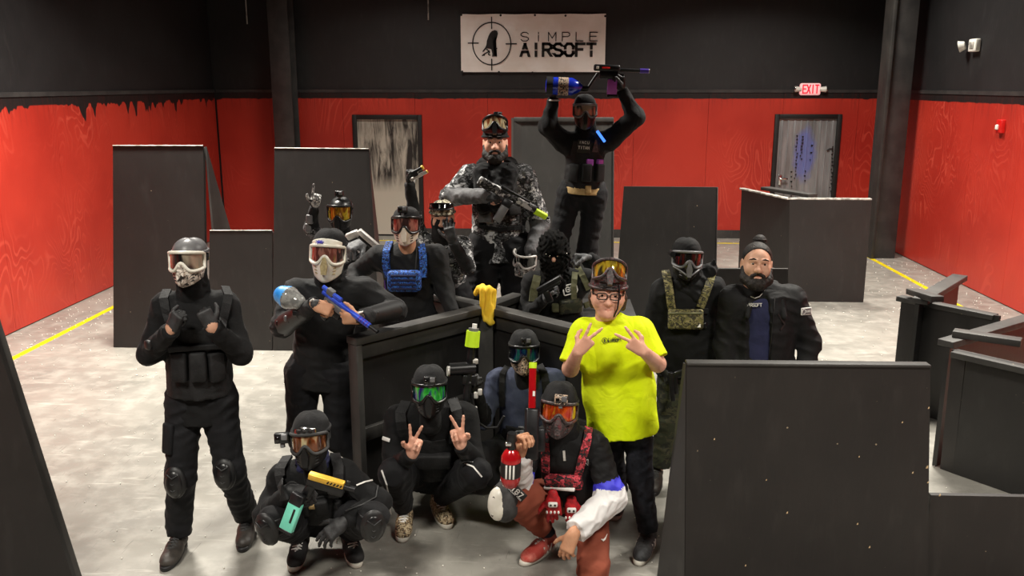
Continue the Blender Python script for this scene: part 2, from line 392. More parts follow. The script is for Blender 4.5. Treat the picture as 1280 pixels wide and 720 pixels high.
# lit EXIT sign with two lamp heads
e0, e1 = at(1000, 104, YB), at(1025, 119, YB); ec = (e0+e1)/2
ex = empty('exit_sign', (ec.x, YB-.03, ec.z), 'lit red and white EXIT sign with twin lamp heads above steel door', 'exit sign')
MB().box((ec.x, YB-.0, ec.z), (e1.x-e0.x, .08, e0.z-e1.z), None, .03).build('housing', 'exit_face', ex)
m = MB(); letters(m, 'EXIT', Matrix.Translation((ec.x-.125, YB-.042, ec.z-.06)), .125, .05, .067, .02, .004); m.build('lettering', 'exit_red', ex)
for s in (-1, 1):
    lp = MB().tube([(ec.x+s*.15, YB-.02, ec.z), (ec.x+s*.25, YB-.04, ec.z-.0)], [.035, .05], 12).build('lamp_head', 'white_plastic', ex)
    MB().box((ec.x+s*.255, YB-.05, ec.z), (.03, .06, .07), None, .012).build('lamp_lens', 'chrome', lp)
# emergency lamp unit and fire alarm on the right wall
p = atx(1214, 57, XR)
em = empty('emergency_light', p, 'small white emergency light unit high on the right wall', 'wall light')
MB().box((XR+.0, p.y-.09, p.z), (.07, .2, .16), None, .015).build('housing', 'white_plastic', em)
MB().tube([(XR-.03, p.y+.1, p.z+.01), (XR-.09, p.y+.14, p.z-.01)], [.05, .075], 14).build('lamp_head', 'white_plastic', em)
MB().box((XR-.04, p.y-.09, p.z), (.012, .11, .08), None, .004).build('face_plate', 'edge_white', em)
p = atx(1251, 158, XR)
fa = empty('fire_alarm', p, 'red fire alarm strobe on the red plywood of the right wall', 'fire alarm')
MB().box((XR, p.y, p.z), (.06, .13, .16), None, .012).build('housing', 'red_plastic', fa)
MB().box((XR-.035, p.y+.02, p.z-.01), (.03, .05, .06), None, .01).build('strobe_lens', 'white_plastic', fa)
# steel columns
def column(name, label, x, y, wd, dp, zt=ZC):
    r = empty(name, (x, y, 0), label, 'column')
    MB().box((x, y-dp/2, zt/2), (wd, .02, zt), None, .003).build('flange', 'black_steel', r)
    MB().box((x, y+dp/2, zt/2), (wd, .02, zt), None, .003).build('flange', 'black_steel', r)
    MB().box((x, y, zt/2), (.03, dp-.02, zt)).build('web', 'black_steel', r)
    MB().box((x, y, .015), (wd+.12, dp+.12, .03), None, .004).build('base_plate', 'black_steel', r)
    return r
a0, a1 = at(334, 20, 14.5), at(359, 20, 14.5)
column('steel_column', 'tall black steel column at the back wall behind the left panels', (a0.x+a1.x)/2+.02, 14.62, a1.x-a0.x, .34)
a0, a1 = at(1092, 300, 13.25), at(1121, 300, 13.25)
pr = empty('boxed_column', ((a0.x+a1.x)/2, 13.4, 0), 'wide black boxed column in the right rear corner', 'column')
MB().box(((a0.x+a1.x)/2, 13.4, ZC/2), (a1.x-a0.x-.01, .3, ZC), None, .004).build('casing', 'black_steel', pr)
MB().box((a0.x-.02, 13.35, ZC/2), (.05, .34, ZC), None, .004).build('corner_strip', 'lumber', pr)
# loose pale cords hanging down the upper back wall
for (u, v, lb) in ((535.5, 25, 'thin pale cord hanging on the black wall left of the banner'), (309, 30, 'thin pale cord hanging on the black wall by the left column')):
    b = at(u, v, YB-.02); t = Vector((b.x-.02, b.y, ZC-.02))
    tag(MB().tube([t, (t+b)/2 + Vector((.01, 0, 0)), b], .011, 8).build('hanging_cord', 'edge_white'), lb, 'cord')
# banner
b0, b1 = at(575.5, 17.5, YB-.02), at(756, 90, YB-.02); BW, BH = b1.x-b0.x, b0.z-b1.z
bn = empty('banner', (b0.x+BW/2, YB, b1.z), 'white vinyl banner with crosshair ape emblem and black lettering', 'banner')
m = MB(); nx, nz = 24, 10; vs = []
for k in range(2):
    for j in range(nz+1):
        for i in range(nx+1):
            s, t_ = i/nx, j/nz
            wv = .006*math.sin(9*s+4*t_)*math.sin(math.pi*t_) + .004*math.sin(22*s-3*t_)
            sag = .012*(1-t_)*0 + .008*math.sin(math.pi*4*s)**2*(t_ > .99)
            vs.append((b0.x+BW*s, YB-.012-wv*.6+(.004 if k else 0), b1.z+BH*t_-sag))
N = (nx+1)*(nz+1)
fs = [(j*(nx+1)+i, j*(nx+1)+i+1, (j+1)*(nx+1)+i+1, (j+1)*(nx+1)+i) for j in range(nz) for i in range(nx)]
m._add(vs, fs + [tuple(q+N for q in reversed(f)) for f in fs], None, True); m.build('sheet', 'banner', bn)
PX = BW/1060.                                            # banner units measured on the zoomed photograph (x 88..1148, z 0..420 down)
def bp(x, y): return (b0.x+(x-88)*PX, b0.z-(y-102)*PX*1.0)
yb = YB-.022
m = MB(); ring = []
cxr, cyr = 316, 312
for i in range(64):
    a = 2*math.pi*i/64; b = 2*math.pi*(i+1)/64
    m.prism([bp(cxr+136*math.cos(a), cyr-146*math.sin(a)), bp(cxr+136*math.cos(b), cyr-146*math.sin(b)), bp(cxr+144*math.cos(b), cyr-154*math.sin(b)), bp(cxr+144*math.cos(a), cyr-154*math.sin(a))], yb-.003, yb)
for (xa, ya, xb, yb2) in ((312, 122, 320, 208), (311, 418, 319, 502), (140, 303, 220, 311), (418, 309, 500, 317)):
    m.prism([bp(xa, yb2), bp(xb, yb2), bp(xb, ya), bp(xa, ya)], yb-.003, yb)
m.build('crosshair_ring', 'print_black', bn)
ape = [(318, 222), (340, 216), (356, 222), (361, 240), (356, 262), (346, 268), (338, 272), (333, 296), (340, 320), (332, 345), (336, 372), (334, 394), (354, 402), (318, 404), (320, 380), (312, 350), (296, 346), (278, 344), (262, 362), (250, 372), (248, 364), (268, 338), (276, 322), (281, 290), (292, 258), (304, 236)]
m = MB(); m.prism([bp(*p) for p in ape], yb-.003, yb)
for st in ([(276, 350), (300, 368), (290, 388)], [(244, 398), (262, 384), (302, 362)], [(290, 388), (306, 394)], [(332, 318), (340, 344), (356, 346)], [(262, 384), (258, 398)]):
    for (a, b) in zip(st[:-1], st[1:]):
        (xa, za), (xb, zb) = bp(*a), bp(*b); dx, dz = xb-xa, zb-za; l_ = math.hypot(dx, dz); ox, oz = -dz/l_*.009, dx/l_*.009
        m.prism([(xa-ox, za-oz), (xb-ox, zb-oz), (xb+ox, zb+oz), (xa+ox, za+oz)], yb-.003, yb)
bmesh.ops.triangulate(m.bm, faces=m.bm.faces[:]); m.build('ape_emblem', 'print_black', bn)
for i, ch in enumerate('SiMPLE'): m = MB(); x, z = bp(531+100.5*i, 293); letters(m, ch, Matrix.Translation((x, yb, z)), 60*PX, 54*PX, 100.5*PX, 6*PX, .003); m.build('letter', 'print_black', bn)
for i, ch in enumerate('AIRSOFT'): m = MB(); x, z = bp(531+81*i, 398); letters(m, ch, Matrix.Translation((x, yb, z)), 84*PX, 58*PX, 81*PX, 20*PX, .003, (.44, .53)); m.build('letter', 'print_black', bn)
for (x, y) in ((94, 108), (382, 112), (632, 112), (854, 116), (1142, 120), (96, 510), (368, 514), (616, 518), (850, 520)):
    q = bp(x, y); MB().tube([(q[0], YB-.026, q[1]), (q[0], YB-.01, q[1])], .018, 10).build('grommet', 'print_black', bn)

# ---------------------------------------------------------------- barricades of black plywood and lumber
def barricade(label, loc): return empty('barricade', loc, label, 'barricade')
def vpanel(root, Y, px, th=.02, m='board', Yt=None):
    """upright board through photo points bl, br, tr, tl at distance Y"""
    Yt = Y if Yt is None else Yt
    q = [at(px[0][0], px[0][1], Y), at(px[1][0], px[1][1], Y), at(px[2][0], px[2][1], Yt), at(px[3][0], px[3][1], Yt)]
    q[0].z = q[1].z = max(0.0, min(q[0].z, q[1].z)) if min(q[0].z, q[1].z) > .12 else 0.002
    return MB().slab(q, th).build('panel', m, root), q
def edge_strip(root, a, b, r=.006, m='edge_white'):
    MB().beam(a, b, r*2, r*2).build('worn_edge', m, root)  # pale strip; along panel tops it paints in the light there
def back_frame(root, q, d=.6, side=None):
    """studs behind a panel and triangular side boards that keep it standing"""
    for (b, t) in ((q[0], q[3]), (q[1], q[2])):
        s = 1 if b is q[0] else -1
        MB().beam(b+Vector((s*.05, .05, .0)), t+Vector((s*.05, .05, -.02)), .04, .09, (1, 0, 0)).build('stud', 'lumber', root)
    MB().beam(q[3]+Vector((.1, .05, -.025)), q[2]+Vector((-.1, .05, -.025)), .04, .04).build('rail', 'lumber', root)
# B1 tall left panel
r = barricade('tall black panel with a side brace at far left before the red wall', flo(200, 435))
o, q = vpanel(r, 8.24, [(142, 435), (258, 435), (254, 182), (141, 182)]); back_frame(r, q)
edge_strip(r, q[3]+Vector((0, -.004, 0)), q[2]+Vector((0, -.004, 0)))
x = q[2].x
MB()._add and None
m = MB(); m.slab([Vector((x+.03, 8.27, .002)), Vector((x+.14, 8.95, .002)), Vector((x+.12, 8.82, .5)), Vector((x+.02, 8.27, q[2].z-.01))], .02); m.build('side_board', 'board_grey', r)
# B-low
r = barricade('low black panel between the two tall panels on the left', flo(300, 435))
o, q = vpanel(r, 8.2, [(260, 436), (340, 436), (340, 288), (262, 288)]); back_frame(r, q); edge_strip(r, q[3], q[2], .005)
# B2
r = barricade('tall black panel in front of the smeared white door', flo(400, 435))
o, q = vpanel(r, 8.2, [(341, 435), (476, 435), (461, 186), (343, 185)]); back_frame(r, q); edge_strip(r, q[3], q[2], .005)
m = MB(); m.slab([Vector((q[1].x+.002, 8.2, .002)), Vector((q[1].x-.1, 9.2, .002)), Vector((q[2].x-.02, 8.3, q[2].z-.03)), Vector((q[2].x+.002, 8.2, q[2].z-.03))], .02); m.build('side_board', 'board', r)
# B3
r = barricade('tallest grey panel behind the man with raised arms', flo(705, 420))
o, q = vpanel(r, 8.9, [(651, 418), (766, 418), (767, 152), (651, 152)], m='board_grey')
MB().slab([Vector((q[3].x-.075, 8.88, .002)), Vector((q[0].x+.004, 8.9, .002)), q[3]+Vector((.004, 0, 0)), Vector((q[3].x-.075, 8.88, q[3].z+.035))], .1).build('side_board', 'board_grey', r)
MB().beam(q[3]+Vector((-.07, .04, .02)), q[2]+Vector((0, .04, .02)), .12, .04).build('cap_rail', 'lumber', r)
edge_strip(r, q[2]+Vector((0, -.004, 0)), q[1]+Vector((0, -.004, 0)), .006, 'lumber'); back_frame(r, q)
# B4
r = barricade('square black panel behind the man in the camouflage chest rig', flo(835, 420))
o, q = vpanel(r, 8.3, [(764, 440), (893, 440), (897, 234), (780, 233)]); back_frame(r, q); edge_strip(r, q[2], q[1], .005, 'lumber')
# B5 right box of two panels
r = barricade('black corner barricade with lit look coloured into its top edges below the EXIT sign', flo(1030, 378))
o, q = vpanel(r, 10.44, [(985, 380), (1079, 380), (1090, 250), (987, 250)], .05)
far = at(927, 237, 11.5); fz = q[3].z
MB().slab([Vector((far.x+.02, 11.5, .002)), Vector((q[0].x, 10.44, .002)), Vector((q[3].x, 10.44, fz)), Vector((far.x, 11.5, fz))], .05).build('panel', 'board', r)
MB().beam((q[3].x-.02, 10.47, fz+.012), (q[2].x, 10.47, fz+.012), .07, .02).build('cap_rail', 'edge_white', r)  # rail tops coloured near white to stand for the light on them
MB().beam((q[3].x, 10.44, fz+.012), (far.x, 11.5, fz+.012), .07, .02).build('cap_rail', 'edge_white', r)
MB().beam((far.x+.25, 11.3, fz+.04), (q[3].x+.3, 10.55, fz+.04), .14, .04).build('brace', 'lumber', r)
MB().beam((q[3].x+.1, 10.5, .0), (q[3].x+.1, 10.5, fz), .09, .04, (0, 1, 0)).build('stud', 'lumber', r)
# B6
r = barricade('low black panel showing behind the bearded man in the jacket', flo(945, 470))
o, q = vpanel(r, 7.4, [(880, 465), (985, 465), (985, 336), (880, 336)]); back_frame(r, q); edge_strip(r, q[3], q[2], .005, 'lumber')
# B7
r = barricade('low black barricade with angled brace by the right wall', flo(1170, 511))
a = flo(1113, 508); zt = .93
bl = Vector((a.x, a.y, .002)); k = at(1280, 393, 6.25); k = at(1250, 389, 6.32); far = Vector((k.x, k.y, .002))
t0 = at(1127, 371, a.y+.02); zt = t0.z
MB().slab([bl, far, Vector((far.x, far.y, zt)), Vector((t0.x, t0.y, zt))], .03).build('panel', 'board', r)
MB().beam((t0.x, t0.y+.05, zt-.02), (far.x, far.y+.05, zt-.02), .09, .04).build('cap_rail', 'lumber', r)
e = at(1200, 347, 7.55); s0 = at(1150, 371, 6.65)
MB().slab([Vector((s0.x, s0.y, .002)), Vector((e.x, e.y, .002)), Vector((e.x, e.y, zt)), Vector((s0.x, s0.y, zt))], .03).build('panel', 'board', r)
MB().beam((s0.x, s0.y, zt+.025), (e.x, e.y, zt+.025), .12, .045).build('brace', 'lumber', r)
MB().beam(at(1140, 364, 6.9), at(1172, 374, 6.5), .1, .045).build('brace', 'lumber', r)
# B8
r = barricade('nearer black barricade with wedge shaped timber top at the right edge', flo(1200, 590))
g0, g1 = flo(1175, 586), flo(1191, 592); t0, t1 = at(1190, 437, g0.y), at(1207, 446, g1.y); zt = t0.z
far = flo(1262, 617); far = g1 + (far-g1)*2.2
MB().slab([g0+Vector((0, 0, .002)), g1+Vector((0, 0, .002)), Vector((t1.x, t1.y, zt)), Vector((t0.x, t0.y, zt))], .03).build('post', 'board_near', r)
MB().slab([g1+Vector((0, 0, .002)), Vector((far.x, far.y, .002)), Vector((far.x+.05, far.y, zt)), Vector((t1.x+.004, t1.y, zt))], .03).build('panel', 'board', r)
MB().beam((t1.x-.05, t1.y+.06, zt-.02), (far.x, far.y+.06, zt-.02), .1, .04).build('cap_rail', 'lumber', r)
e = flo(1300, 392, zt+.04); e.z = zt
MB().slab([Vector((t0.x, t0.y+.03, .002)), Vector((e.x, e.y, .002)), e, Vector((t0.x, t0.y+.03, zt))], .03).build('panel', 'board', r)
MB().beam((t0.x-.02, t0.y+.06, zt+.022), e+Vector((0, 0, .022)), .11, .045).build('brace', 'lumber', r)
MB().beam((t0.x+.08, t0.y+.18, zt+.066), (t0.x+.42, t0.y-.04, zt+.066), .1, .045).build('brace', 'lumber', r)
# B9 near panel
r = barricade('big chipped black panel in the right foreground', (1.4, 4.2, 0))
YN = 4.13
q = [at(857, 720, YN), at(1162, 720, YN), at(1163, 459, YN), at(858, 456, YN)]; q[0].z = q[1].z = .002
MB().slab(q, .03).build('panel', 'board_near', r)
MB().beam(q[3]+Vector((0, .02, .006)), q[2]+Vector((0, .02, .006)), .06, .014).build('cap_rail', 'lumber', r)
MB().slab([Vector((q[0].x-.13, YN+.12, .002)), Vector((q[0].x-.002, YN+.004, .002)), q[3]+Vector((-.002, .004, 0)), q[3]+Vector((-.012, .03, 0))], .02).build('side_board', 'board_grey', r)  # black side face coloured grey to imitate light falling on it
back_frame(r, q)
p0, p1 = at(1164, 619, YN+.03), at(1330, 622, YN+.03)
MB().slab([Vector((p0.x, YN+.03, .002)), Vector((p1.x, YN+.03, .002)), p1, p0], .03).build('panel', 'board_near', r)
for (u, v, a_) in ((1161, 510, .012), (1159, 584, .02), (1160, 603, .012), (1141, 591, .012), (984, 641, .014), (1072, 655, .012), (1087, 684, .014), (1074, 571, .01), (958, 600, .01), (932, 707, .012), (1175, 619, .014), (1128, 528, .01), (893, 549, .012)):
    a_ *= .62; p = at(u, v, YN-.002); MB().prism([(p.x-a_*.5, p.z-a_*.6), (p.x+a_*.4, p.z-a_*.4), (p.x+a_*.35, p.z+a_*.7), (p.x-a_*.2, p.z+a_*.4)], YN-.003, YN+.001).build('paint_chip', 'chipwood', r)
# B10 near left
r = barricade('slanted black panel cut off by the left foreground edge', (-2.4, 3.8, 0))
a, b = at(0, 440, 3.8), at(90, 720, 3.8); k = (b-a)/(b.z-a.z)
lo, hi = a + k*(0.002-a.z), a + k*(1.75-a.z)
MB().slab([Vector((lo.x-1.3, 3.8, .002)), Vector((lo.x, 3.8, .002)), Vector((hi.x, 3.8, 1.75)), Vector((lo.x-1.3, 3.8, 1.75))], .03).build('panel', 'board', r)
MB().beam(lo+Vector((-.03, .05, 0)), hi+Vector((-.03, .05, 0)), .05, .06, (0, 1, 0)).build('stud', 'lumber', r)
# centre cross barricade: four wings meeting in the middle
A = at(437, 421, 4.9); ZT = A.z; CC = at(608, 377, 5.72); CC.z = ZT; Bq = at(781, 420, 4.95); Bq.z = ZT
L2 = at(532, 361, 6.12); L2.z = ZT; R2 = at(646, 363, 6.05); R2.z = ZT
r = barricade('waist high black cross barricade with lumber rails in the centre of the group', (CC.x, CC.y, 0))
def wing(P, Q, thick=.02, rails=(.0, -.55)):
    d = (Q-P).normalized(); n = Vector((d.y, -d.x, 0))
    if n.y > 0: n = -n                                   # n faces the camera side
    g = lambda s, z: Vector((s.x, s.y, z))
    MB().slab([g(P, .002), g(Q, .002), g(Q, ZT-.04), g(P, ZT-.04)], thick).build('panel', 'board', r)
    MB().beam(g(P, ZT-.022)+n*.015, g(Q, ZT-.022)+n*.015, .1, .045).build('top_rail', 'lumber', r)
    for h in (-.1, -.62, -1.05):
        MB().beam(g(P, ZT+h)+n*.02+d*.05, g(Q, ZT+h)+n*.02-d*.05, .036, .085).build('rail', 'lumber', r)
    MB().beam(g(P, 0.002)+n*.022+d*.02, g(P, ZT-.045)+n*.022+d*.02, .04, .09, tuple(n)).build('stud', 'lumber', r)
wing(A, CC); wing(Bq, CC); wing(L2, CC); wing(R2, CC)
MB().beam((CC.x, CC.y-.05, .002), (CC.x, CC.y-.05, ZT-.05), .1, .1, (0, 1, 0)).build('centre_post', 'lumber', r)
# white pellets on the floor
random.seed(11); m = MB(); n = 0
while n < 2600:
    x, y = random.uniform(XL+.05, XR-.05), random.uniform(3.6, YB-.2)
    edge = min(x-XL, XR-x)
    if random.random() > (1.0 if edge < .7 else .45 if y > 6 else .4): continue
    s = .0048 if y < 8 else .0065
    m._add([(x-s, y, s), (x, y-s, s), (x+s, y, s), (x, y+s, s), (x, y, 2*s), (x, y, 0)], [(0, 1, 4), (1, 2, 4), (2, 3, 4), (3, 0, 4), (1, 0, 5), (2, 1, 5), (3, 2, 5), (0, 3, 5)], None, True); n += 1
tag(m.build('scattered_pellets', 'pellet', recalc=False), 'tiny white plastic pellets scattered over the grey floor', 'pellets', kind='stuff')
# ---------------------------------------------------------------- figure building: smooth solids meshed by surface nets
def A3(p): return np.array((float(p[0]), float(p[1]), float(p[2])))
def nrm(a):
    a = np.asarray(a, float); l = np.linalg.norm(a); return a/l if l > 1e-9 else a
class Solid:
    """a sum of rounded cones and ellipsoids, blended"""
    def __init__(s, k=.02): s.p = []; s.k = k; s.fold = None
    def cone(s, a, b, ra, rb, m=0, q=1., n=None, k=None, flat=0, sub=False):
        a, b = A3(a), A3(b); ba = b-a; L = np.linalg.norm(ba); u = ba/max(L, 1e-6)
        nn = None if n is None else nrm(A3(n) - u*np.dot(A3(n), u))
        def f(P):
            w = P-a; t = w@u; tc = np.clip(t, 0, L); r = ra + (rb-ra)*tc/max(L, 1e-6)
            v = w - tc[..., None]*u
            if flat:
                v = w - t[..., None]*u; r = ra + (rb-ra)*np.clip(t/max(L, 1e-6), -.2, 1.2)
            if nn is not None and q != 1.:
                c = v@nn; v = v + (c*(1/q-1))[..., None]*nn
                d = (np.linalg.norm(v, axis=-1)-r)*(.5+.5*q)
            else: d = np.linalg.norm(v, axis=-1)-r
            if flat & 1: d = np.maximum(d, -t)
            elif flat: d = np.where(t < 0, np.maximum(d, np.linalg.norm(w, axis=-1)-r), d)
            if flat & 2: d = np.maximum(d, t-L)
            elif flat: d = np.where(t > L, np.linalg.norm(P-b, axis=-1)-rb, d)
            return d
        R = max(ra, rb)*1.05
        s.p.append((f, np.minimum(a, b)-R, np.maximum(a, b)+R, s.k if k is None else k, m, sub)); return s
    def ell(s, c, r, M=None, m=0, k=None, sub=False):
        c = A3(c); r = A3(r); M = np.eye(3) if M is None else np.asarray(M)
        def f(P):
            w = (P-c)@M; k0 = np.linalg.norm(w/r, axis=-1); k1 = np.linalg.norm(w/(r*r), axis=-1)
            return k0*(k0-1)/np.maximum(k1, 1e-6)
        R = np.full(3, r.max())
        s.p.append((f, c-R, c+R, s.k if k is None else k, m, sub)); return s
    def half(s, c, n, lo, hi, k=.004):
        """cut away everything on the side n points to"""
        c = A3(c); n = nrm(n)
        s.p.append((lambda P: -((P-c)@n), A3(lo), A3(hi), k, 0, True)); return s
    def ev(s, P):
        P = np.asarray(P, float); d = np.full(P.shape[:-1], 9.)
        for (f, lo, hi, k, m, sub) in s.p:
            e = f(P); d = s.comb(d, e, k, sub)
        return d
    @staticmethod
    def comb(d, e, k, sub):
        if sub:
            h = np.clip(.5-.5*(d+e)/k, 0, 1); return d*(1-h) - e*h + k*h*(1-h)
        h = np.clip(.5+.5*(d-e)/k, 0, 1); return d*(1-h) + e*h - k*h*(1-h)
    def mesh(s, h):
        pad = .03; pos = [q for q in s.p if not q[5]]
        lo = np.min([q[1] for q in pos], axis=0)-pad; hi = np.max([q[2] for q in pos], axis=0)+pad
        n = np.ceil((hi-lo)/h).astype(int)+1
        D = np.full(n, .3); R = np.full(n, 9.); Mi = np.zeros(n, int)
        ax = [lo[i]+h*np.arange(n[i]) for i in range(3)]
        for (f, l, u, k, m, sub) in s.p:
            mg = max(.035, k*1.1)
            i0 = np.maximum(np.floor((l-mg-lo)/h).astype(int), 0); i1 = np.minimum(np.ceil((u+mg-lo)/h).astype(int)+1, n)
            if np.any(i1 <= i0): continue
            sl = tuple(slice(i0[i], i1[i]) for i in range(3))
            P = np.stack(np.meshgrid(*[ax[i][sl[i]] for i in range(3)], indexing='ij'), -1)
            e = f(P); D[sl] = s.comb(D[sl], e, k, sub)
            if not sub:
                b = e < R[sl]; R[sl] = np.where(b, e, R[sl]); Mi[sl] = np.where(b, m, Mi[sl])
        if s.fold is not None:
            near = np.argwhere(np.abs(D) < .045); P = lo+near*h
            D[near[:, 0], near[:, 1], near[:, 2]] += s.fold(P)
        D[0] = D[-1] = .3; D[:, 0] = D[:, -1] = .3; D[:, :, 0] = D[:, :, -1] = .3
        S = D < 0
        cn = sum(S[i:n[0]-1+i, j:n[1]-1+j, k:n[2]-1+k].astype(np.int8) for i in (0, 1) for j in (0, 1) for k in (0, 1))
        act = np.argwhere((cn > 0) & (cn < 8)); idx = np.full(cn.shape, -1); idx[tuple(act.T)] = np.arange(len(act))
        acc = np.zeros((len(act), 3)); ct = np.zeros(len(act))
        cor = [(i, j, k) for i in (0, 1) for j in (0, 1) for k in (0, 1)]
        for a in cor:
            for ax_ in range(3):
                if a[ax_]: continue
                b = list(a); b[ax_] = 1
                da = D[act[:, 0]+a[0], act[:, 1]+a[1], act[:, 2]+a[2]]; db = D[act[:, 0]+b[0], act[:, 1]+b[1], act[:, 2]+b[2]]
                x = (da < 0) != (db < 0); t = np.where(x, da/np.where(x, da-db, 1), 0)
                p = np.tile(np.array(a, float), (len(act), 1)); p[:, ax_] += t
                acc += np.where(x[:, None], p, 0); ct += x
        V = lo + h*(act + acc/ct[:, None])
        Fs = []
        for ax_ in range(3):
            o1, o2 = (ax_+1) % 3, (ax_+2) % 3
            s0 = [slice(None)]*3; s1 = [slice(None)]*3; s0[ax_] = slice(0, n[ax_]-1); s1[ax_] = slice(1, n[ax_])
            a0, a1 = S[tuple(s0)], S[tuple(s1)]; e = np.argwhere(a0 != a1)
            e = e[(e[:, o1] > 0) & (e[:, o2] > 0)]
            fl = a0[tuple(e.T)]
            def g(d1, d2):
                q = e.copy(); q[:, o1] -= d1; q[:, o2] -= d2; return idx[tuple(q.T)]
            Q = np.stack([g(1, 1), g(0, 1), g(0, 0), g(1, 0)], 1)
            Q[~fl] = Q[~fl][:, ::-1]; Fs.append(Q)
        Fq = np.concatenate(Fs); Fq = Fq[(Fq >= 0).all(1)]
        c = act[Fq[:, 0]]; fm = Mi[c[:, 0], c[:, 1], c[:, 2]]
        return V, Fq, fm
def mesh_object(name, pieces, mats, parent):
    """one object out of meshed pieces (V, F, material per face)"""
    off = 0; Vs, Fs, Ms = [], [], []
    for (V, Fq, fm) in pieces: Vs.append(V); Fs.append(Fq+off); Ms.append(fm); off += len(V)
    V = np.concatenate(Vs); Fq = np.concatenate(Fs); fm = np.concatenate(Ms)
    me = bpy.data.meshes.new(name); me.vertices.add(len(V)); me.vertices.foreach_set('co', V.astype(np.float32).ravel())
    me.loops.add(Fq.size); me.loops.foreach_set('vertex_index', Fq.astype(np.int32).ravel())
    me.polygons.add(len(Fq)); me.polygons.foreach_set('loop_start', (np.arange(len(Fq))*4).astype(np.int32))
    for q in mats: me.materials.append(MATS[q])
    me.polygons.foreach_set('material_index', fm.astype(np.int32)); me.polygons.foreach_set('use_smooth', np.ones(len(Fq), bool))
    me.update(); me.validate()
    o = link(bpy.data.objects.new(name, me)); attach(o, parent); return o
def xf(piece, M):
    V, Fq, fm = piece; M = np.array(M); return (V@M[:3, :3].T + M[:3, 3], Fq, fm)
def folds(seed, amp=.006, wl=.09):
    """soft cloth creases"""
    rs = np.random.RandomState(seed); K = []
    for i in range(5):
        d = nrm(rs.randn(3)*np.array((1, 1, 1.5))); K.append((d*2*math.pi/(wl*rs.uniform(.7, 1.6)), rs.uniform(0, 6.28), nrm(rs.randn(3))*rs.uniform(6, 14)))
    def f(P):
        v = 0
        for (k, ph, w) in K: v = v + np.sin(P@k + ph + 1.8*np.sin(P@w))
        v = v/5
        return amp*(np.abs(v)*2.2-.7)
    return f

# gear materials
def camouflage(key, cols, scale=18, rough=.8, bump=.2):
    t = NT(key); p = t.pos(False); c = cols[0]
    for i, q in enumerate(cols[1:]):
        f = t.noise(t.pos(False, (1+.3*i, 1, 1.1+.5*i)), scale*(1+.23*i), 2, .5, .6+.3*i)
        c = t.mix(t.ramp(f, .52, .56), c, q)
    t.col(c); t.rough(rough); t.bump(t.noise(p, 120, 3), bump, .004); return t.done(key)
mat('cloth_black', rgb(14, 14, 15), .85, 0, rgb(20, 20, 21), 9, .25, 60, spec=.25, sheen=.03)
mat('cloth_black2', rgb(18, 18, 19), .8, 0, rgb(26, 26, 27), 7, .3, 40, spec=.3, sheen=.04)
mat('trouser_black', rgb(15, 15, 17), .8, 0, rgb(22, 22, 25), 8, .3, 35, spec=.25, sheen=.03)
mat('denim_black', rgb(28, 29, 34), .85, 0, rgb(46, 48, 55), 14, .3, 70, spec=.2)
mat('knit_black', rgb(23, 23, 24), .9, 0, rgb(33, 33, 34), 20, .4, 140, spec=.2, sheen=.05)
mat('fur_black', rgb(10, 10, 10), .95, 0, rgb(24, 23, 22), 45, 1., 130, spec=.1)
mat('vest_black', rgb(17, 17, 18), .7, 0, rgb(27, 27, 28), 16, .4, 120, spec=.35)
mat('strap_grey', rgb(44, 44, 44), .75, 0, rgb(60, 60, 60), 20, .3, 120)
mat('glove_black', rgb(26, 26, 27), .6, 0, rgb(44, 44, 45), 22, .3, 60)
mat('glove_grey', rgb(62, 63, 66), .65, 0, rgb(95, 96, 98), 26, .3, 60)
mat('rubber', rgb(20, 20, 21), .5, 0, rgb(28, 28, 29), 12)
mat('plastic_black', rgb(18, 18, 19), .32, 0, rgb(26, 26, 27), 10)
mat('plastic_grey', rgb(92, 92, 94), .4, 0, rgb(112, 112, 113), 10)
mat('gunmetal', rgb(26, 26, 28), .35, .4, rgb(40, 40, 42), 16)
mat('steel', rgb(170, 170, 172), .28, .9, rgb(130, 130, 134), 10)
mat('silver', rgb(208, 205, 200), .35, .2, rgb(180, 176, 170), 14)
mat('skin', rgb(196, 148, 122), .55, 0, rgb(210, 164, 138), 14, .1, 90, spec=.35)
mat('skin_warm', rgb(188, 136, 104), .55, 0, rgb(202, 152, 120), 14, .1, 90, spec=.35)
mat('skin_pink', rgb(214, 160, 136), .5, 0, rgb(224, 172, 148), 14, .1, 90, spec=.35)
mat('lips', rgb(190, 120, 102), .55); mat('eye_white', rgb(196, 186, 178), .3); mat('iris', rgb(40, 26, 18), .15)
mat('hair_dark', rgb(20, 16, 14), .6, 0, rgb(40, 33, 28), 60, .8, 160, spec=.35)
mat('hair_brown', rgb(52, 36, 26), .6, 0, rgb(76, 54, 38), 60, .8, 160)
mat('yellow_shirt', rgb(212, 232, 12), .8, 0, rgb(222, 240, 30), 6, .3, 25, spec=.2)
mat('yellow_cloth', rgb(240, 190, 40), .85, 0, rgb(246, 206, 60), 10, .3, 60)
mat('white_shell', rgb(224, 220, 204), .35, 0, rgb(234, 231, 220), 12)
mat('cream_shell', rgb(222, 208, 190), .45, 0, rgb(232, 220, 205), 12)
mat('tan_mesh', rgb(150, 135, 95), .6, 0, rgb(176, 160, 118), 60)
mat('blue_print', rgb(66, 62, 176), .5)
mat('blue_gun', rgb(48, 78, 205), .28, .35, rgb(66, 98, 225), 12, coat=.3)
mat('blue_tank', rgb(24, 46, 178), .2, .1, rgb(36, 62, 205), 10, coat=.6)
mat('sky_blue', rgb(40, 140, 225), .45, 0, rgb(70, 165, 240), 30)
mat('clear_smoke', rgb(150, 150, 146), .12, 0, rgb(110, 110, 108), 30, coat=.5)
mat('purple', rgb(168, 80, 188), .35, 0, rgb(180, 96, 200), 14)
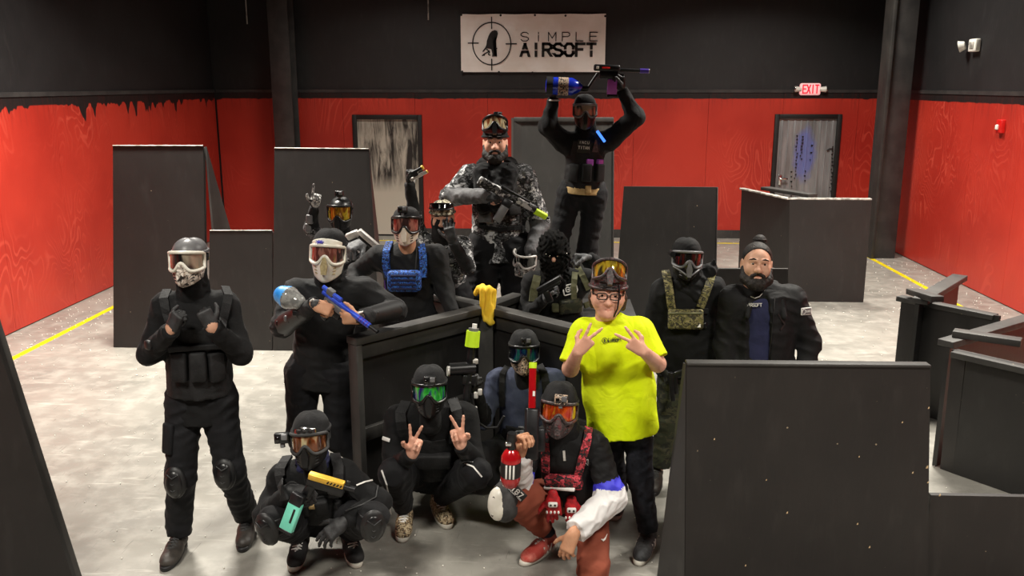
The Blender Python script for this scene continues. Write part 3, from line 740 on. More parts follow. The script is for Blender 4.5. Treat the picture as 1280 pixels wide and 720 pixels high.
mat('violet', rgb(76, 56, 150), .3, .4)
mat('teal', rgb(110, 205, 180), .4, 0, rgb(124, 216, 192), 12)
mat('gold', rgb(226, 178, 60), .35, .35, rgb(238, 194, 80), 14)
mat('neon', rgb(190, 232, 30), .45, 0, rgb(204, 240, 50), 12)
mat('neon_green', rgb(120, 240, 20), .5)
mat('red_gloss', rgb(165, 14, 22), .2, .1, rgb(185, 20, 28), 10, coat=.6)
mat('red_glove', rgb(190, 26, 34), .6, 0, rgb(150, 18, 26), 40, .3, 80)
mat('tan_belt', rgb(176, 146, 96), .8, 0, rgb(190, 160, 110), 30, .3, 120)
mat('olive', rgb(88, 88, 62), .8, 0, rgb(106, 105, 76), 20, .3, 100)
mat('rust', rgb(128, 66, 50), .85, 0, rgb(142, 76, 58), 6, .3, 30, spec=.2)
mat('white_nylon', rgb(206, 205, 204), .55, 0, rgb(220, 219, 218), 6, .35, 22)
mat('blue_band', rgb(52, 52, 190), .6)
mat('slate', rgb(66, 72, 92), .85, 0, rgb(80, 86, 106), 8, .3, 40, spec=.2)
mat('charcoal', rgb(44, 45, 48), .85, 0, rgb(56, 57, 60), 8, .3, 40)
mat('navy', rgb(28, 32, 66), .85, 0, rgb(36, 40, 76), 8, .25, 40)
mat('shell_jacket', rgb(17, 17, 18), .75, 0, rgb(25, 25, 26), 6, .35, 22, spec=.28)
mat('boot', rgb(44, 40, 37), .55, 0, rgb(62, 57, 52), 14, .3, 50)
mat('sneaker_black', rgb(28, 28, 29), .75, 0, rgb(38, 38, 39), 18)
mat('sneaker_grey', rgb(46, 47, 49), .75, 0, rgb(66, 67, 69), 40)
mat('sneaker_red', rgb(176, 62, 52), .7, 0, rgb(196, 110, 96), 18)
mat('sole_white', rgb(206, 202, 190), .6, 0, rgb(188, 184, 172), 14)
mat('sock', rgb(24, 28, 40), .9)
mat('white_line', rgb(215, 213, 208), .6)
mat('jersey_grey', rgb(80, 80, 82), .7, 0, rgb(98, 98, 100), 30, .4, 90)
mat('glow_blue', rgb(70, 130, 255), .3, emit=1.6)
camouflage('camo_white', [rgb(190, 188, 184), rgb(24, 24, 25), rgb(30, 30, 31), rgb(120, 120, 120)], 11)
camouflage('shell_bw', [rgb(225, 216, 204), rgb(34, 30, 28), rgb(150, 140, 130)], 26, .4, .05)
camouflage('jersey_bw', [rgb(20, 20, 21), rgb(200, 200, 200), rgb(18, 18, 18), rgb(96, 96, 98)], 13)
camouflage('camo_blue', [rgb(34, 78, 170), rgb(10, 14, 32), rgb(60, 120, 210), rgb(12, 16, 34)], 46)
camouflage('camo_olive', [rgb(104, 98, 56), rgb(62, 58, 32), rgb(134, 124, 84), rgb(44, 40, 26)], 22)
camouflage('camo_dark', [rgb(50, 54, 36), rgb(32, 34, 24), rgb(66, 64, 44)], 14)
camouflage('camo_pale', [rgb(182, 174, 150), rgb(110, 104, 84), rgb(60, 56, 46)], 30)
camouflage('camo_red', [rgb(26, 24, 25), rgb(196, 66, 78), rgb(120, 24, 32)], 30)
camouflage('helmet_red', [rgb(58, 48, 48), rgb(96, 44, 48), rgb(40, 36, 36), rgb(84, 74, 74)], 30, .5)
camouflage('leopard', [rgb(188, 172, 140), rgb(44, 36, 30), rgb(120, 98, 70)], 55, .7)
camouflage('skull_print', [rgb(176, 150, 128), rgb(34, 26, 24), rgb(196, 178, 160), rgb(30, 24, 22)], 38, .6)
def lens(key, cols, rough=.06, metal=.75, sc=6):
    """mirrored visor whose coating shifts across its width"""
    t = NT(key); p = t.pos(False)
    f = t.noise(t.pos(False, (1, .6, .35)), sc*2.2, 2, .5, .5); c = cols[0]
    for i, q in enumerate(cols[1:]): c = t.mix(t.ramp(f, .36+.09*i, .47+.09*i), c, q)
    t.col(c); t.rough(rough); t.b.inputs['Metallic'].default_value = metal
    t.b.inputs['Coat Weight'].default_value = .6; t.b.inputs['Coat Roughness'].default_value = .03
    return t.done(key)
lens('lens_smoke', [rgb(24, 23, 22), rgb(70, 64, 58), rgb(150, 138, 120)], .06, .1)
lens('lens_dark', [rgb(8, 8, 9), rgb(14, 13, 13), rgb(20, 19, 18)], .06, 0.)
lens('lens_green', [rgb(50, 40, 120), rgb(60, 200, 60), rgb(30, 120, 60), rgb(24, 30, 110)], .07, .4, 8)
lens('lens_blue', [rgb(14, 20, 34), rgb(16, 34, 78), rgb(20, 90, 90)], .06, .3, 7)
lens('lens_red', [rgb(180, 40, 20), rgb(210, 90, 20), rgb(130, 24, 20), rgb(220, 170, 40)], .08, .35, 9)
lens('lens_gold', [rgb(170, 120, 20), rgb(90, 36, 20), rgb(210, 180, 50), rgb(60, 50, 30)], .07, .35, 9)
lens('lens_amber', [rgb(70, 44, 26), rgb(120, 66, 34), rgb(200, 190, 150), rgb(60, 40, 26)], .08, .2, 9)
lens('lens_rose', [rgb(96, 58, 50), rgb(150, 104, 92), rgb(60, 42, 40)], .1, .05, 12)

def rotm(z=0, x=0, y=0):
    """head turned z (deg, + to the right of the picture), nodding x (+ down), leaning y"""
    return Euler((math.radians(x), math.radians(y), math.radians(z)), 'ZYX').to_matrix() if False else (Matrix.Rotation(math.radians(z), 3, 'Z') @ Matrix.Rotation(math.radians(y), 3, 'Y') @ Matrix.Rotation(math.radians(x), 3, 'X'))
def head_matrix(c, z=0, x=0, y=0, s=1.): 
    M = (rotm(z, x, y)*s).to_4x4(); M.translation = V3(c); return M
# face looks to local -y, chin down -z; metres; centre between the ears at eye height
def head_solid(face=False, skin=0, cover=None, beard=None, mouth=None, neckm=None):
    S = Solid(.03); c = skin if cover is None else cover
    S.ell((0, .012, .022), (.077, .096, .094), m=c)
    S.cone((0, -.012, -.03), (0, -.05, -.088), .062, .034, c)
    S.cone((-.045, -.0, -.04), (-.022, -.058, -.092), .034, .024, c); S.cone((.045, 0, -.04), (.022, -.058, -.092), .034, .024, c)
    S.cone((0, .025, -.07), (0, .04, -.2), .056, .06, c if neckm is None else neckm, k=.03)
    if face:
        S.ell((0, -.06, .005), (.055, .03, .06), m=c, k=.02)
        S.cone((0, -.088, .0), (0, -.112, -.034), .009, .0145, c, k=.012)
        S.cone((-.011, -.1, -.037), (.011, -.1, -.037), .009, .009, c, k=.012)
        for s_ in (-1, 1):
            S.ell((s_*.032, -.1, .002), (.02, .017, .0095), m=c, k=.012, sub=True); S.cone((s_*.02, -.083, .0125), (s_*.045, -.076, .0105), .007, .006, c, k=.006)
            S.cone((s_*.016, -.089, .021), (s_*.046, -.078, .022), .010, .008, c, k=.012)
            S.ell((s_*.04, -.06, -.032), (.026, .024, .026), m=c, k=.035)
            S.ell((s_*.08, .012, -.006), (.011, .021, .032), m=c, k=.008); S.ell((s_*.089, .004, -.004), (.006, .012, .02), k=.006, sub=True)
        mm = mouth if mouth is not None else c
        S.ell((0, -.078, -.068), (.03, .018, .02), m=c, k=.02); S.ell((0, -.082, -.096), (.02, .018, .016), m=c, k=.02)
        S.cone((-.026, -.094, -.066), (0, -.102, -.0703), .0022, .0022, k=.004, sub=True); S.cone((.026, -.094, -.066), (0, -.102, -.0703), .0022, .0022, k=.004, sub=True)
    return S
def eyes(root, M, skin='skin'):
    for s_ in (-1, 1):
        mb = MB(); mb.M = M; mb.ell((s_*.032, -.076, .002), (.0145, .0135, .0075)); e = mb.build('eye', 'eye_white', root)
        mb = MB(); mb.M = M; mb.ell((s_*.032, -.0885, .0025), (.0058, .003, .0062)); mb.build('iris', 'iris', e)
        if s_ == 1:
            mb = MB(); mb.M = M; mb.tube([(-.025, -.0865, -.0655), (-.012, -.0945, -.0672), (0, -.0958, -.0665), (.012, -.0945, -.0672), (.025, -.0865, -.0655)], [.0012, .0032, .0028, .0032, .0012], 8); mb.tube([(-.02, -.088, -.0685), (0, -.0955, -.0735), (.02, -.088, -.0685)], [.0015, .0042, .0015], 8); mb.build('lips', 'lips', root)
        mb = MB(); mb.M = M; mb.tube([(s_*.014, -.094, .0255), (s_*.032, -.095, .031), (s_*.053, -.082, .024)], [.0034, .0044, .0026], 8); mb.build('eyebrow', 'hair_dark', root)
def patch(mb, th0, th1, zlo, zhi, rad, nt=28, nz=8, thick=.004):
    """curved shell in front of the face; th in degrees from straight ahead"""
    vs = []
    for layer in (0, 1):
        for i in range(nt+1):
            th = th0+(th1-th0)*i/nt
            for j in range(nz+1):
                z = zlo(th)+(zhi(th)-zlo(th))*j/nz; a, b = rad(th, z); t = math.radians(th)
                a -= layer*thick; b -= layer*thick
                vs.append((a*math.sin(t), -b*math.cos(t), z))
    N = (nt+1)*(nz+1); f = []
    for i in range(nt):
        for j in range(nz):
            q = (i*(nz+1)+j, (i+1)*(nz+1)+j, (i+1)*(nz+1)+j+1, i*(nz+1)+j+1); f.append(q); f.append(tuple(x+N for x in reversed(q)))
    for i in range(nt):
        for j in (0, nz): f.append((i*(nz+1)+j, i*(nz+1)+j+N, (i+1)*(nz+1)+j+N, (i+1)*(nz+1)+j))
    for j in range(nz):
        for i in (0, nt): f.append((i*(nz+1)+j, i*(nz+1)+j+1, i*(nz+1)+j+1+N, i*(nz+1)+j+N))
    mb._add(vs, f, None, True); return mb
def bell(x, w): return math.exp(-(x/w)**2)
def goggle_mask(root, M, shell='plastic_black', lensm='lens_dark', frame=None, style='v', chin=-.125, ztop=.052, jaw=True, strap='knit_black', label=None, vents=None, wide=0., name='mask'):
    """paintball style mask: lens, frame round it, shell over nose and jaw, head strap"""
    frame = frame or shell
    zb = lambda th: -.04 + .046*bell(th, 17) + .016*(abs(th)/75)**3
    zt = lambda th: ztop - .012*(abs(th)/75)**2
    lr = lambda th, z: (.089+wide, .121 + .004*bell(z-.01, .05))
    mb = MB(); mb.M = M; patch(mb, -72, 72, zb, zt, lr, 32, 8)
    msk = mb.build(name, lensm, root)
    if label: msk['label'] = label
    mb = MB(); mb.M = M; pts = []
    for i in range(33): th = -74+148*i/32; a, b = lr(th, zt(th)); t = math.radians(th); pts.append(((a+.003)*math.sin(t), -(b+.004)*math.cos(t), zt(th)+.004))
    for i in range(33): th = 74-148*i/32; a, b = lr(th, zb(th)); t = math.radians(th); pts.append(((a+.003)*math.sin(t), -(b+.004)*math.cos(t), zb(th)-.004))
    pts.append(pts[0]); mb.tube(pts, .0085, 8, False); mb.build('lens_frame', frame, msk)
    if jaw:
        def jr(th, z):
            k = max(0, min(1, (z-chin)/(-.02-chin))); sn = bell(th, 30)*(.5+.5*k)
            a = .058+.034*k**.7+wide; b = .098+.018*k**.5+.024*sn*(1-.3*k)
            return a, b
        top = lambda th: zb(th)-.004
        low = lambda th: chin + .045*(abs(th)/78)**1.6
        mb = MB(); mb.M = M; patch(mb, -78, 78, low, top, jr, 32, 10, .005); mb.build('face_shell', shell, msk)
        mb = MB(); mb.M = M; mb.prism([(-.012, -.095), (.012, -.095), (.018, -.05), (.006, -.006), (-.006, -.006), (-.018, -.05)], -.152, -.118); mb.build('nose_ridge', vents or shell, msk)
        for s_ in (-1, 1):
            for i in range(3):
                mb = MB(); mb.M = M; z = -.062-.016*i; a, b = jr(s_*30, z); t = math.radians(30)
                p = Vector((s_*a*math.sin(t), -b*math.cos(t)-.001, z)); mb.tube([p+Vector((-s_*.012, -.003, -.003)), p+Vector((s_*.014, .012, .004))], .0035, 6); mb.build('vent', 'rubber' if not vents else vents, msk)
    mb = MB(); mb.M = M; pts = []
    for i in range(25): t = math.radians(72+216*i/24); pts.append((.091*math.sin(t), -.112*math.cos(t)*(1 if math.cos(t) > 0 else 1.02), .018))
    vs = []; n = len(pts)
    for p in pts: vs += [(p[0], p[1], p[2]-.016), (p[0], p[1], p[2]+.016)]
    for p in pts: vs += [(p[0]*1.03, p[1]*1.03, p[2]-.016), (p[0]*1.03, p[1]*1.03, p[2]+.016)]
    f = []
    for i in range(n-1):
        a, b = 2*i, 2*i+2; f += [(a, b, b+1, a+1), (a+2*n, a+1+2*n, b+1+2*n, b+2*n), (a, a+2*n, b+2*n, b), (a+1, b+1, b+1+2*n, a+1+2*n)]
    mb._add(vs, f, None, True); mb.build('strap', strap, msk)
    return msk
def beanie(root, M, m='knit_black', z0=.03, tilt=0., h=.1, grow=0., name='beanie', rim=True):
    mb = MB(); mb.M = M; n = 28; vs = []; rows = 9
    for j in range(rows+1):
        ph = (j/rows)*math.pi/2
        for i in range(n):
            a = 2*math.pi*i/n; rr = math.cos(ph)**.75 if j < rows else .0
            x, y = (.086+grow)*math.sin(a)*rr, .012-(.106+grow)*math.cos(a)*rr
            vs.append((x, y, z0 + h*math.sin(ph) + tilt*(-math.cos(a))*(1-j/rows) + (.003*math.sin(3*a+1) if 0 < j < rows else 0)))
    f = [(j*n+i, j*n+(i+1) % n, (j+1)*n+(i+1) % n, (j+1)*n+i) for j in range(rows) for i in range(n)]
    vv, _ = mb._add(vs, f, None, True); bmesh.ops.remove_doubles(mb.bm, verts=vv, dist=1e-5)
    o = mb.build(name, m, root)
    if rim:
        mb = MB(); mb.M = M; pts = [((.087+grow)*math.sin(2*math.pi*i/28), .012-(.107+grow)*math.cos(2*math.pi*i/28), z0+.006-tilt*math.cos(2*math.pi*i/28)) for i in range(29)]
        mb.tube(pts, .008, 8, False); mb.build('brim', m, o)
    return o
def action_camera(root, M, p=(0, -.105, .085), s=1., rz=0, rx=0, body='plastic_black', label=None):
    T = M @ Matrix.Translation(V3(p)) @ Matrix.Rotation(math.radians(rz), 4, 'Z') @ Matrix.Rotation(math.radians(rx), 4, 'X') @ Matrix.Scale(s, 4)
    mb = MB(); mb.M = T; mb.box((0, 0, 0), (.062, .032, .044), None, .005); o = mb.build('action_camera', body, root)
    mb = MB(); mb.M = T; mb.box((.014, -.018, .006), (.026, .012, .026), None, .004); l = mb.build('camera_lens', 'plastic_grey', o)
    mb = MB(); mb.M = T; mb.box((-.016, -.0175, -.003), (.018, .004, .022), None, .002); mb.build('camera_screen', 'lens_dark', o)
    mb = MB(); mb.M = T; mb.box((0, .002, -.03), (.018, .018, .024), None, .003); mb.build('camera_mount', 'plastic_grey', o)
    return o
HANDS = {'fist': [(80, 85, 50)]*4 + [(35, 25, 25)], 'grip': [(62, 70, 40)]*4 + [(45, 30, 20)], 'relaxed': [(18, 22, 12), (22, 26, 14), (26, 28, 16), (30, 30, 18), (12, 15, 10)],
 'vee': [(2, 5, 3), (2, 5, 3), (80, 90, 55), (85, 90, 55), (50, 45, 40)], 'point': [(3, 4, 3), (75, 90, 55), (80, 90, 55), (85, 90, 55), (35, 25, 20)], 'horns': [(3, 4, 3), (75, 90, 55), (80, 90, 55), (8, 10, 5), (5, 5, 5)], 'trigger': [(20, 25, 10), (65, 75, 40), (70, 78, 40), (72, 80, 40), (40, 25, 20)]}
def hand_solid(wrist, fdir, palm, side, pose, m=0, s=1., fore=None, mfore=None, rfore=.034, tips=None):
    """wrist point, direction of the fingers, direction the palm faces, side = +1 thumb towards (fdir x palm)"""
    S = Solid(.008); w = A3(wrist); z = nrm(fdir); pn = A3(palm); pn = nrm(pn-z*np.dot(pn, z)); x = np.cross(z, pn)*side   # x points to the thumb
    P = lambda a, b, c: w + s*(x*a + pn*b + z*c)
    S.cone(P(0, 0, -.01), P(0, 0, .03), .026*s, .03*s, m, .72, pn, k=.02)
    for a in (-.026, -.009, .009, .026): S.cone(P(a*.75, 0, .02), P(a, -.002, .085), .0165*s, .0125*s, m, k=.012)
    cur = HANDS[pose] if isinstance(pose, str) else pose
    spec = [(.029, .084, (.043, .026, .021), .0092), (.0095, .09, (.048, .03, .022), .0094), (-.0095, .086, (.044, .028, .021), .009), (-.028, .078, (.034, .021, .019), .0082)]
    vee = pose == 'vee' or pose == 'horns'
    for i, (a, c, Ls, r) in enumerate(spec):
        ang = 0; p = P(a, 0, c-.006); spread = (a*3.2 if not vee else (.32 if i == 0 else -.2 if i == 1 else a*2 if i < 3 or pose == 'vee' else -.35))
        mm = tips if (tips is not None and i < 4) else m
        for j, L in enumerate(Ls):
            ang += math.radians(cur[i][j]); d = z*math.cos(ang)+pn*math.sin(ang)+x*math.sin(spread)*max(.1, math.cos(ang)); d = nrm(d)
            q = p + d*L*s; S.cone(p, q, r*s*(1-.07*j), r*s*(1-.07*(j+1)), mm if j > 0 else m, k=.006); p = q
    b = [math.radians(q) for q in cur[4]]; p = P(.024, .006, .028); d = nrm(x*math.cos(.75-b[0]*.4)+z*math.sin(.75)+pn*math.sin(b[0])*.9)
    q = p + d*.04*s; S.cone(p, q, .0155*s, .012*s, m, k=.012)
    d2 = nrm(d*math.cos(b[1]) + nrm(z*.7+pn*.6-x*.5)*math.sin(b[1])); q2 = q + d2*.03*s; S.cone(q, q2, .0115*s, .0105*s, m, k=.006)
    d3 = nrm(d2*math.cos(b[2]) + nrm(z*.5+pn*.6-x*.7)*math.sin(b[2])); S.cone(q2, q2+d3*.024*s, .0105*s, .0085*s, tips if tips is not None else m, k=.005)
    if fore is not None: S.cone(P(0, 0, 0), fore, .027*s, rfore, mfore if mfore is not None else m, k=.02)
    return S
def shoe(root, heel, d, mats=('sneaker_black', 'sole_white', 'white_line'), L=.29, high=.0, name='shoe', z=0., stripes=None, tilt=0.):
    """shoe standing on the floor: upper, sole, laces; d = direction of the toe"""
    d = nrm((d[0], d[1], 0)); T = Matrix(((d[0], -d[1], 0, heel[0]), (d[1], d[0], 0, heel[1]), (0, 0, 1, z), (0, 0, 0, 1)))
    if tilt: T = T @ Matrix.Translation((L, 0, 0)) @ Matrix.Rotation(math.radians(tilt), 4, 'Y') @ Matrix.Translation((-L, 0, 0))
    S = Solid(.03); k = L/.29
    S.cone((.05*k, 0, .06), (.13*k, 0, .055), .04, .042, 0, 1.0); S.cone((.13*k, 0, .05), (.235*k, .004, .04), .043, .036, 0, .8, (0, 0, 1)); S.ell((.2*k, .003, .035), (.078*k, .046, .036))
    S.cone((.06*k, 0, .07), (.062*k, 0, .115+high), .039, .043, 0, flat=2)
    S.half((.1, 0, .016), (0, 0, -1), (-.1, -.1, -.05), (.4, .1, .05))
    up = mesh_object(name, [xf(S.mesh(.007), T)], [mats[0]], root)
    mb = MB(); mb.M = T; n = 26; vs = []
    for zz, g in ((0.001, .0), (.01, .004), (.024, .003), (.027, -.002)):
        for i in range(n):
            a = 2*math.pi*i/n; cx = .145*k + (.147*k+g)*math.cos(a); wv = (.047+g)*(1 - .16*bell((math.cos(a)+.25), .5) - .06*(math.cos(a) < -.2)); vs.append((cx, wv*math.copysign(abs(math.sin(a))**.8, math.sin(a)), zz))
    f = [(r*n+i, r*n+(i+1) % n, (r+1)*n+(i+1) % n, (r+1)*n+i) for r in range(3) for i in range(n)] + [tuple(range(n-1, -1, -1)), tuple(range(3*n, 4*n))]
    mb._add(vs, f, None, True); mb.build('sole', mats[1], up)
    mb = MB(); mb.M = T
    for i in range(5):
        x = (.125+.018*i)*k; zz = .104-.0085*i + high*.2
        mb.tube([(x, -.026, zz-.012), (x+.006, 0, zz), (x, .026, zz-.012)], .0042, 6)
        mb.tube([(x, -.026, zz-.012), (x+.012, .0, zz-.002), (x+.018, .026, zz-.02)], .0036, 6)
    mb.build('laces', mats[2], up)
    if stripes:
        for s_ in (-1, 1):
            for i in range(3): mb = MB(); mb.M = T; mb.tube([(.1*k+.03*i, s_*.046, .032), (.085*k+.032*i, s_*.043, .07)], .0055, 6); mb.build('side_stripe', stripes, up)
    return up

class Person:
    """joints are read off the photograph at their own distance from the camera"""
    def __init__(s, label, Y, seed=1):
        s.label, s.Y, s.seed = label, Y, seed; s.J = {}; s.body = []; s.bm = []; s.cloth = {}; s.root = None
    def pt(s, u, v, dy=0.): return A3(at(u, v, s.Y+dy))
    def joints(s, **kw):
        for k, q in kw.items(): s.J[k] = s.pt(*q) if len(q) == 3 else A3(q[0])
        return s
    def begin(s):
        J = s.J; x, y = (J['hl'][:2]+J['hr'][:2])/2
        s.root = empty('person', (x, y, 0), s.label, 'person')
        J['pv'] = (J['hl']+J['hr'])/2
        J.setdefault('nk', (J['sl']+J['sr'])/2 + np.array((0, 0, .03)))
        s.n = nrm(np.cross(J['sr']-J['sl'], J['nk']-J['pv']))      # depth axis of the chest
        if s.n[1] > 0: s.n = -s.n                                  # towards the front of the figure
        s.up = nrm(J['nk']-J['pv']); s.rt = np.cross(s.up, s.n)*1.
        return s
    def check(s):
        J = s.J; L = lambda a, b: round(float(np.linalg.norm(J[a]-J[b])), 2) if a in J and b in J else None
        print('BONES', s.label[:44], 'sh', L('sl', 'sr'), 'uarm', L('sl', 'el'), L('sr', 'er'), 'farm', L('el', 'wl'), L('er', 'wr'), 'spine', L('nk', 'pv'), 'thigh', L('hl', 'kl'), L('hr', 'kr'), 'shin', L('kl', 'al'), L('kr', 'ar'), 'neck-head', L('nk', 'hd'), 'headz', round(float(J['hd'][2]), 2))
    def trunk(s, S, bulk=1., m=0, belly=.15, low=None, hood=False, shr=.078, chest=.165, q=.7, hem=.06):
        """jacket or shirt body from the shoulders down to the hips"""
        J = s.J; up, n = s.up, s.n; pv = J['pv']; nk = J['nk']; L = np.linalg.norm(nk-pv)
        c1 = pv+up*L*.74; c2 = pv+up*L*.3
        S.cone(J['sl']*.94+J['sr']*.06, J['sr']*.94+J['sl']*.06, shr*bulk, shr*bulk, m, k=.06)
        S.cone(c1+n*.01, c2, chest*bulk, (belly+.005)*bulk, m, q, n, k=.06); S.cone(c2, pv-up*hem, belly*bulk, (belly+.01)*bulk, m, q*1.02, n, k=.05, flat=2)
        S.cone(nk-up*.02, nk+up*.03, .085*bulk, .062, m, .9, n, k=.05)
        return S
    def arm(s, S, side, m=0, ru=.064, rf=.052, rw=.04, mf=None, end=1., k=.03):
        J = s.J; a, b, c = J['s'+side], J['e'+side], J['w'+side]; c2 = b+(c-b)*end
        S.cone(a, b, ru, rf*1.02, m, k=.04); S.cone(b, c2, rf, rf+(rw-rf)*end, m if mf is None else mf, k=k, flat=2); return S
    def legs(s, S, m=0, rt=.092, rk=.068, ra=.058, end=.93, rh=.15, q=.72):
        J = s.J; S.cone(J['hl']*.8+J['hr']*.2+s.up*.06, J['hr']*.8+J['hl']*.2+s.up*.06, rh*.82, rh*.82, m, .8, s.n, k=.05)
        S.cone(J['hl']*.85+J['hr']*.15, J['hr']*.85+J['hl']*.15, rt*.98, rt*.98, m, k=.05)
        for e in 'lr':
            if 'k'+e not in J: continue
            S.cone(J['h'+e], J['k'+e], rt, rk, m, k=.04)
            S.cone(J['k'+e], J['k'+e]+(J['a'+e]-J['k'+e])*end, rk, ra, m, k=.04, flat=2)
        return S
    def under(s, skin=0, h=.013):
        """the body itself under the clothes, coarse where it is covered"""
        J = s.J; S = Solid(.04); up, n = s.up, s.n; pv = J['pv']; nk = J['nk']; L = np.linalg.norm(nk-pv)
        S.cone(J['sl']*.9+J['sr']*.1, J['sr']*.9+J['sl']*.1, .05, .05, skin); S.cone(pv+up*L*.72, pv+up*.05, .13, .115, skin, .66, n)
        S.cone(J['hl']+up*.05, J['hr']+up*.05, .075, .075, skin)
        for e in 'lr':
            S.cone(J['s'+e], J['e'+e], .044, .036, skin); S.cone(J['e'+e], J['e'+e]*.22+J['w'+e]*.78, .034, .026, skin)
            if 'k'+e in J: S.cone(J['h'+e]+up*.02, J['k'+e], .056, .046, skin); S.cone(J['k'+e], J['a'+e], .044, .036, skin)
        S.cone(nk-up*.02, nk+(J['hd']-nk)*.3, .05, .05, skin)
        s.body.append(S.mesh(h)); return s
    def add(s, S, h): s.body.append(S.mesh(h)); return s
    def head(s, M, h=.005, **kw):
        s.HM = M; s.body.append(xf(head_solid(**kw).mesh(h), M)); return s
    def hand(s, side, fdir, palm, thumb, pose, m=0, h=.0048, sc=1., fore=None, tips=None, mfore=None, rfore=.034):
        s.body.append(hand_solid(s.J['w'+side], fdir, palm, thumb, pose, m, sc, fore, mfore, rfore, tips).mesh(h)); return s
    def finish(s, mats): return mesh_object('body', s.body, mats, s.root)
    def wear(s, name, S, h, mats, label=None, keep=True):
        o = mesh_object(name, [S.mesh(h)], mats, s.root); s.cloth[name] = S
        if label: o['label'] = label
        return o
    # gear laid onto the clothing: march from the viewpoint to the cloth
    def hit(s, u, v, S, lift=0., fall=None):
        d = nrm(A3(ray(u, v))); p = A3(CAM); t = s.Y*.6; best = (9, t)
        for _ in range(90):
            e = float(S.ev(p+d*t)); 
            if e < best[0]: best = (e, t)
            if e < .0012: break
            t += max(.002, e*.7)
            if t > s.Y*2: t = best[1]; break
        q = p+d*t; g = np.array([float(S.ev(q+h)-S.ev(q-h)) for h in np.eye(3)*.012]); g = nrm(g)
        if np.dot(g, d) > 0: g = -d
        return q+g*lift, g
    def strap(s, S, px, wd, m, name='strap', th=.008, parent=None, lift=.004, label=None, step=7.):
        pts = []
        for (a, b) in zip(px[:-1], px[1:]):
            n = max(1, int(math.hypot(b[0]-a[0], b[1]-a[1])/step))
            for i in range(n): pts.append((a[0]+(b[0]-a[0])*i/n, a[1]+(b[1]-a[1])*i/n))
        pts.append(px[-1]); P = [s.hit(u, v, S, lift) for (u, v) in pts]
        return ribbon(name, [p for p, g in P], [g for p, g in P], wd, th, m, parent or s.root, label)
    def pouch(s, S, u, v, wd, ht, dp, m, name='pouch', parent=None, flap=None, bev=.012, roll=0., up=None, label=None, sink=.3):
        p, g = s.hit(u, v, S); upv = s.up if up is None else A3(up); M = frame_at(p + g*dp*(.5-sink), g, upv, roll)
        mb = MB(); mb.M = M; mb.box((0, 0, 0), (wd, dp, ht), None, bev); o = mb.build(name, m, parent or s.root)
        if label: o['label'] = label
        if flap:
            mb = MB(); mb.M = M; mb.box((0, -dp*.12, ht*.3), (wd*1.03, dp, ht*.42), None, bev*.8)
            f_ = mb.build('flap', flap, o) if (parent is None or parent is s.root) else None
        return o, M
def ribbon(name, P, G, wd, th, m, parent, label=None):
    P = [V3(p) for p in P]; G = [V3(g) for g in G]; n = len(P); vs = []
    for i in range(n):
        t = (P[min(i+1, n-1)]-P[max(i-1, 0)]).normalized(); g = (G[max(i-1, 0)]+G[i]+G[min(i+1, n-1)]).normalized(); b = t.cross(g).normalized()*wd/2; k = g*th
        vs += [P[i]-b, P[i]+b, P[i]+b+k, P[i]-b+k]
    f = [(0, 1, 2, 3), (4*n-1, 4*n-2, 4*n-3, 4*n-4)]
    for i in range(n-1):
        a, c = 4*i, 4*i+4
        for j in range(4): f.append((a+j, c+j, c+(j+1) % 4, a+(j+1) % 4))
    mb = MB(); mb._add(vs, f, None, False); o = mb.build(name, m, parent)
    if label: o['label'] = label
    return o
def frame_at(p, g, up, roll=0.):
    """matrix whose -y looks along g and whose z is up"""
    y = -V3(g).normalized(); z = V3(up); z = (z - y*z.dot(y)).normalized(); x = y.cross(z)
    M = Matrix((x, y, z)).transposed().to_4x4() @ Matrix.Rotation(math.radians(roll), 4, 'Y'); M.translation = V3(p); return M
def knee_pad(root, k, g, up, s=1., m='rubber', cap='plastic_black', ridges=3):
    M = frame_at(k, g, up) @ Matrix.Scale(s, 4)
    mb = MB(); mb.M = M; mb.ell((0, -.048, 0), (.068, .034, .1)); o = mb.build('knee_pad', m, root)
    mb = MB(); mb.M = M; mb.ell((0, -.062, -.005), (.054, .03, .084)); mb.build('pad_shell', cap, o)
    for i in range(ridges):
        z = .045-.04*i; mb = MB(); mb.M = M; mb.tube([(-.036, -.076, z+.012), (0, -.092, z-.008), (.036, -.076, z+.012)], .005, 6); mb.build('pad_ridge', m, o)
    for z in (-.06, .06): 
        mb = MB(); mb.M = M; pts = [(.066*math.cos(2*math.pi*i/16), .012+.066*math.sin(2*math.pi*i/16), z*.7) for i in range(17)]; mb.tube(pts, .008, 6, False); mb.build('pad_strap', m, o)
    return o
# ---------------------------------------------------------------- the people
class Thing:
    """a held or loose thing: an Empty with parts built in its own frame (x forward, z up)"""
    def __init__(s, name, label, cat, M, group=None): s.M = M; s.root = empty(name, M.translation, label, cat, group)
    def _b(s, mb, name, m, parent): return mb.build(name, m, parent or s.root)
    def mb(s): q = MB(); q.M = s.M; return q
    def box(s, name, m, c, d, bev=.004, parent=None, rot=None, taper=1.):
        q = s.mb(); T = Matrix.Translation(V3(c))
        if rot: T = T @ Matrix.Rotation(math.radians(rot), 4, 'Y')
        q.box((0, 0, 0), d, T, bev, taper); return s._b(q, name, m, parent)
    def tube(s, name, m, pts, r, n=14, parent=None, r2=None): return s._b(s.mb().tube(pts, r, n, True, None, r2), name, m, parent)
    def prism(s, name, m, poly, y0, y1, parent=None): return s._b(s.mb().prism(poly, y0, y1), name, m, parent)
    def ell(s, name, m, c, r, parent=None): return s._b(s.mb().ell(c, r), name, m, parent)
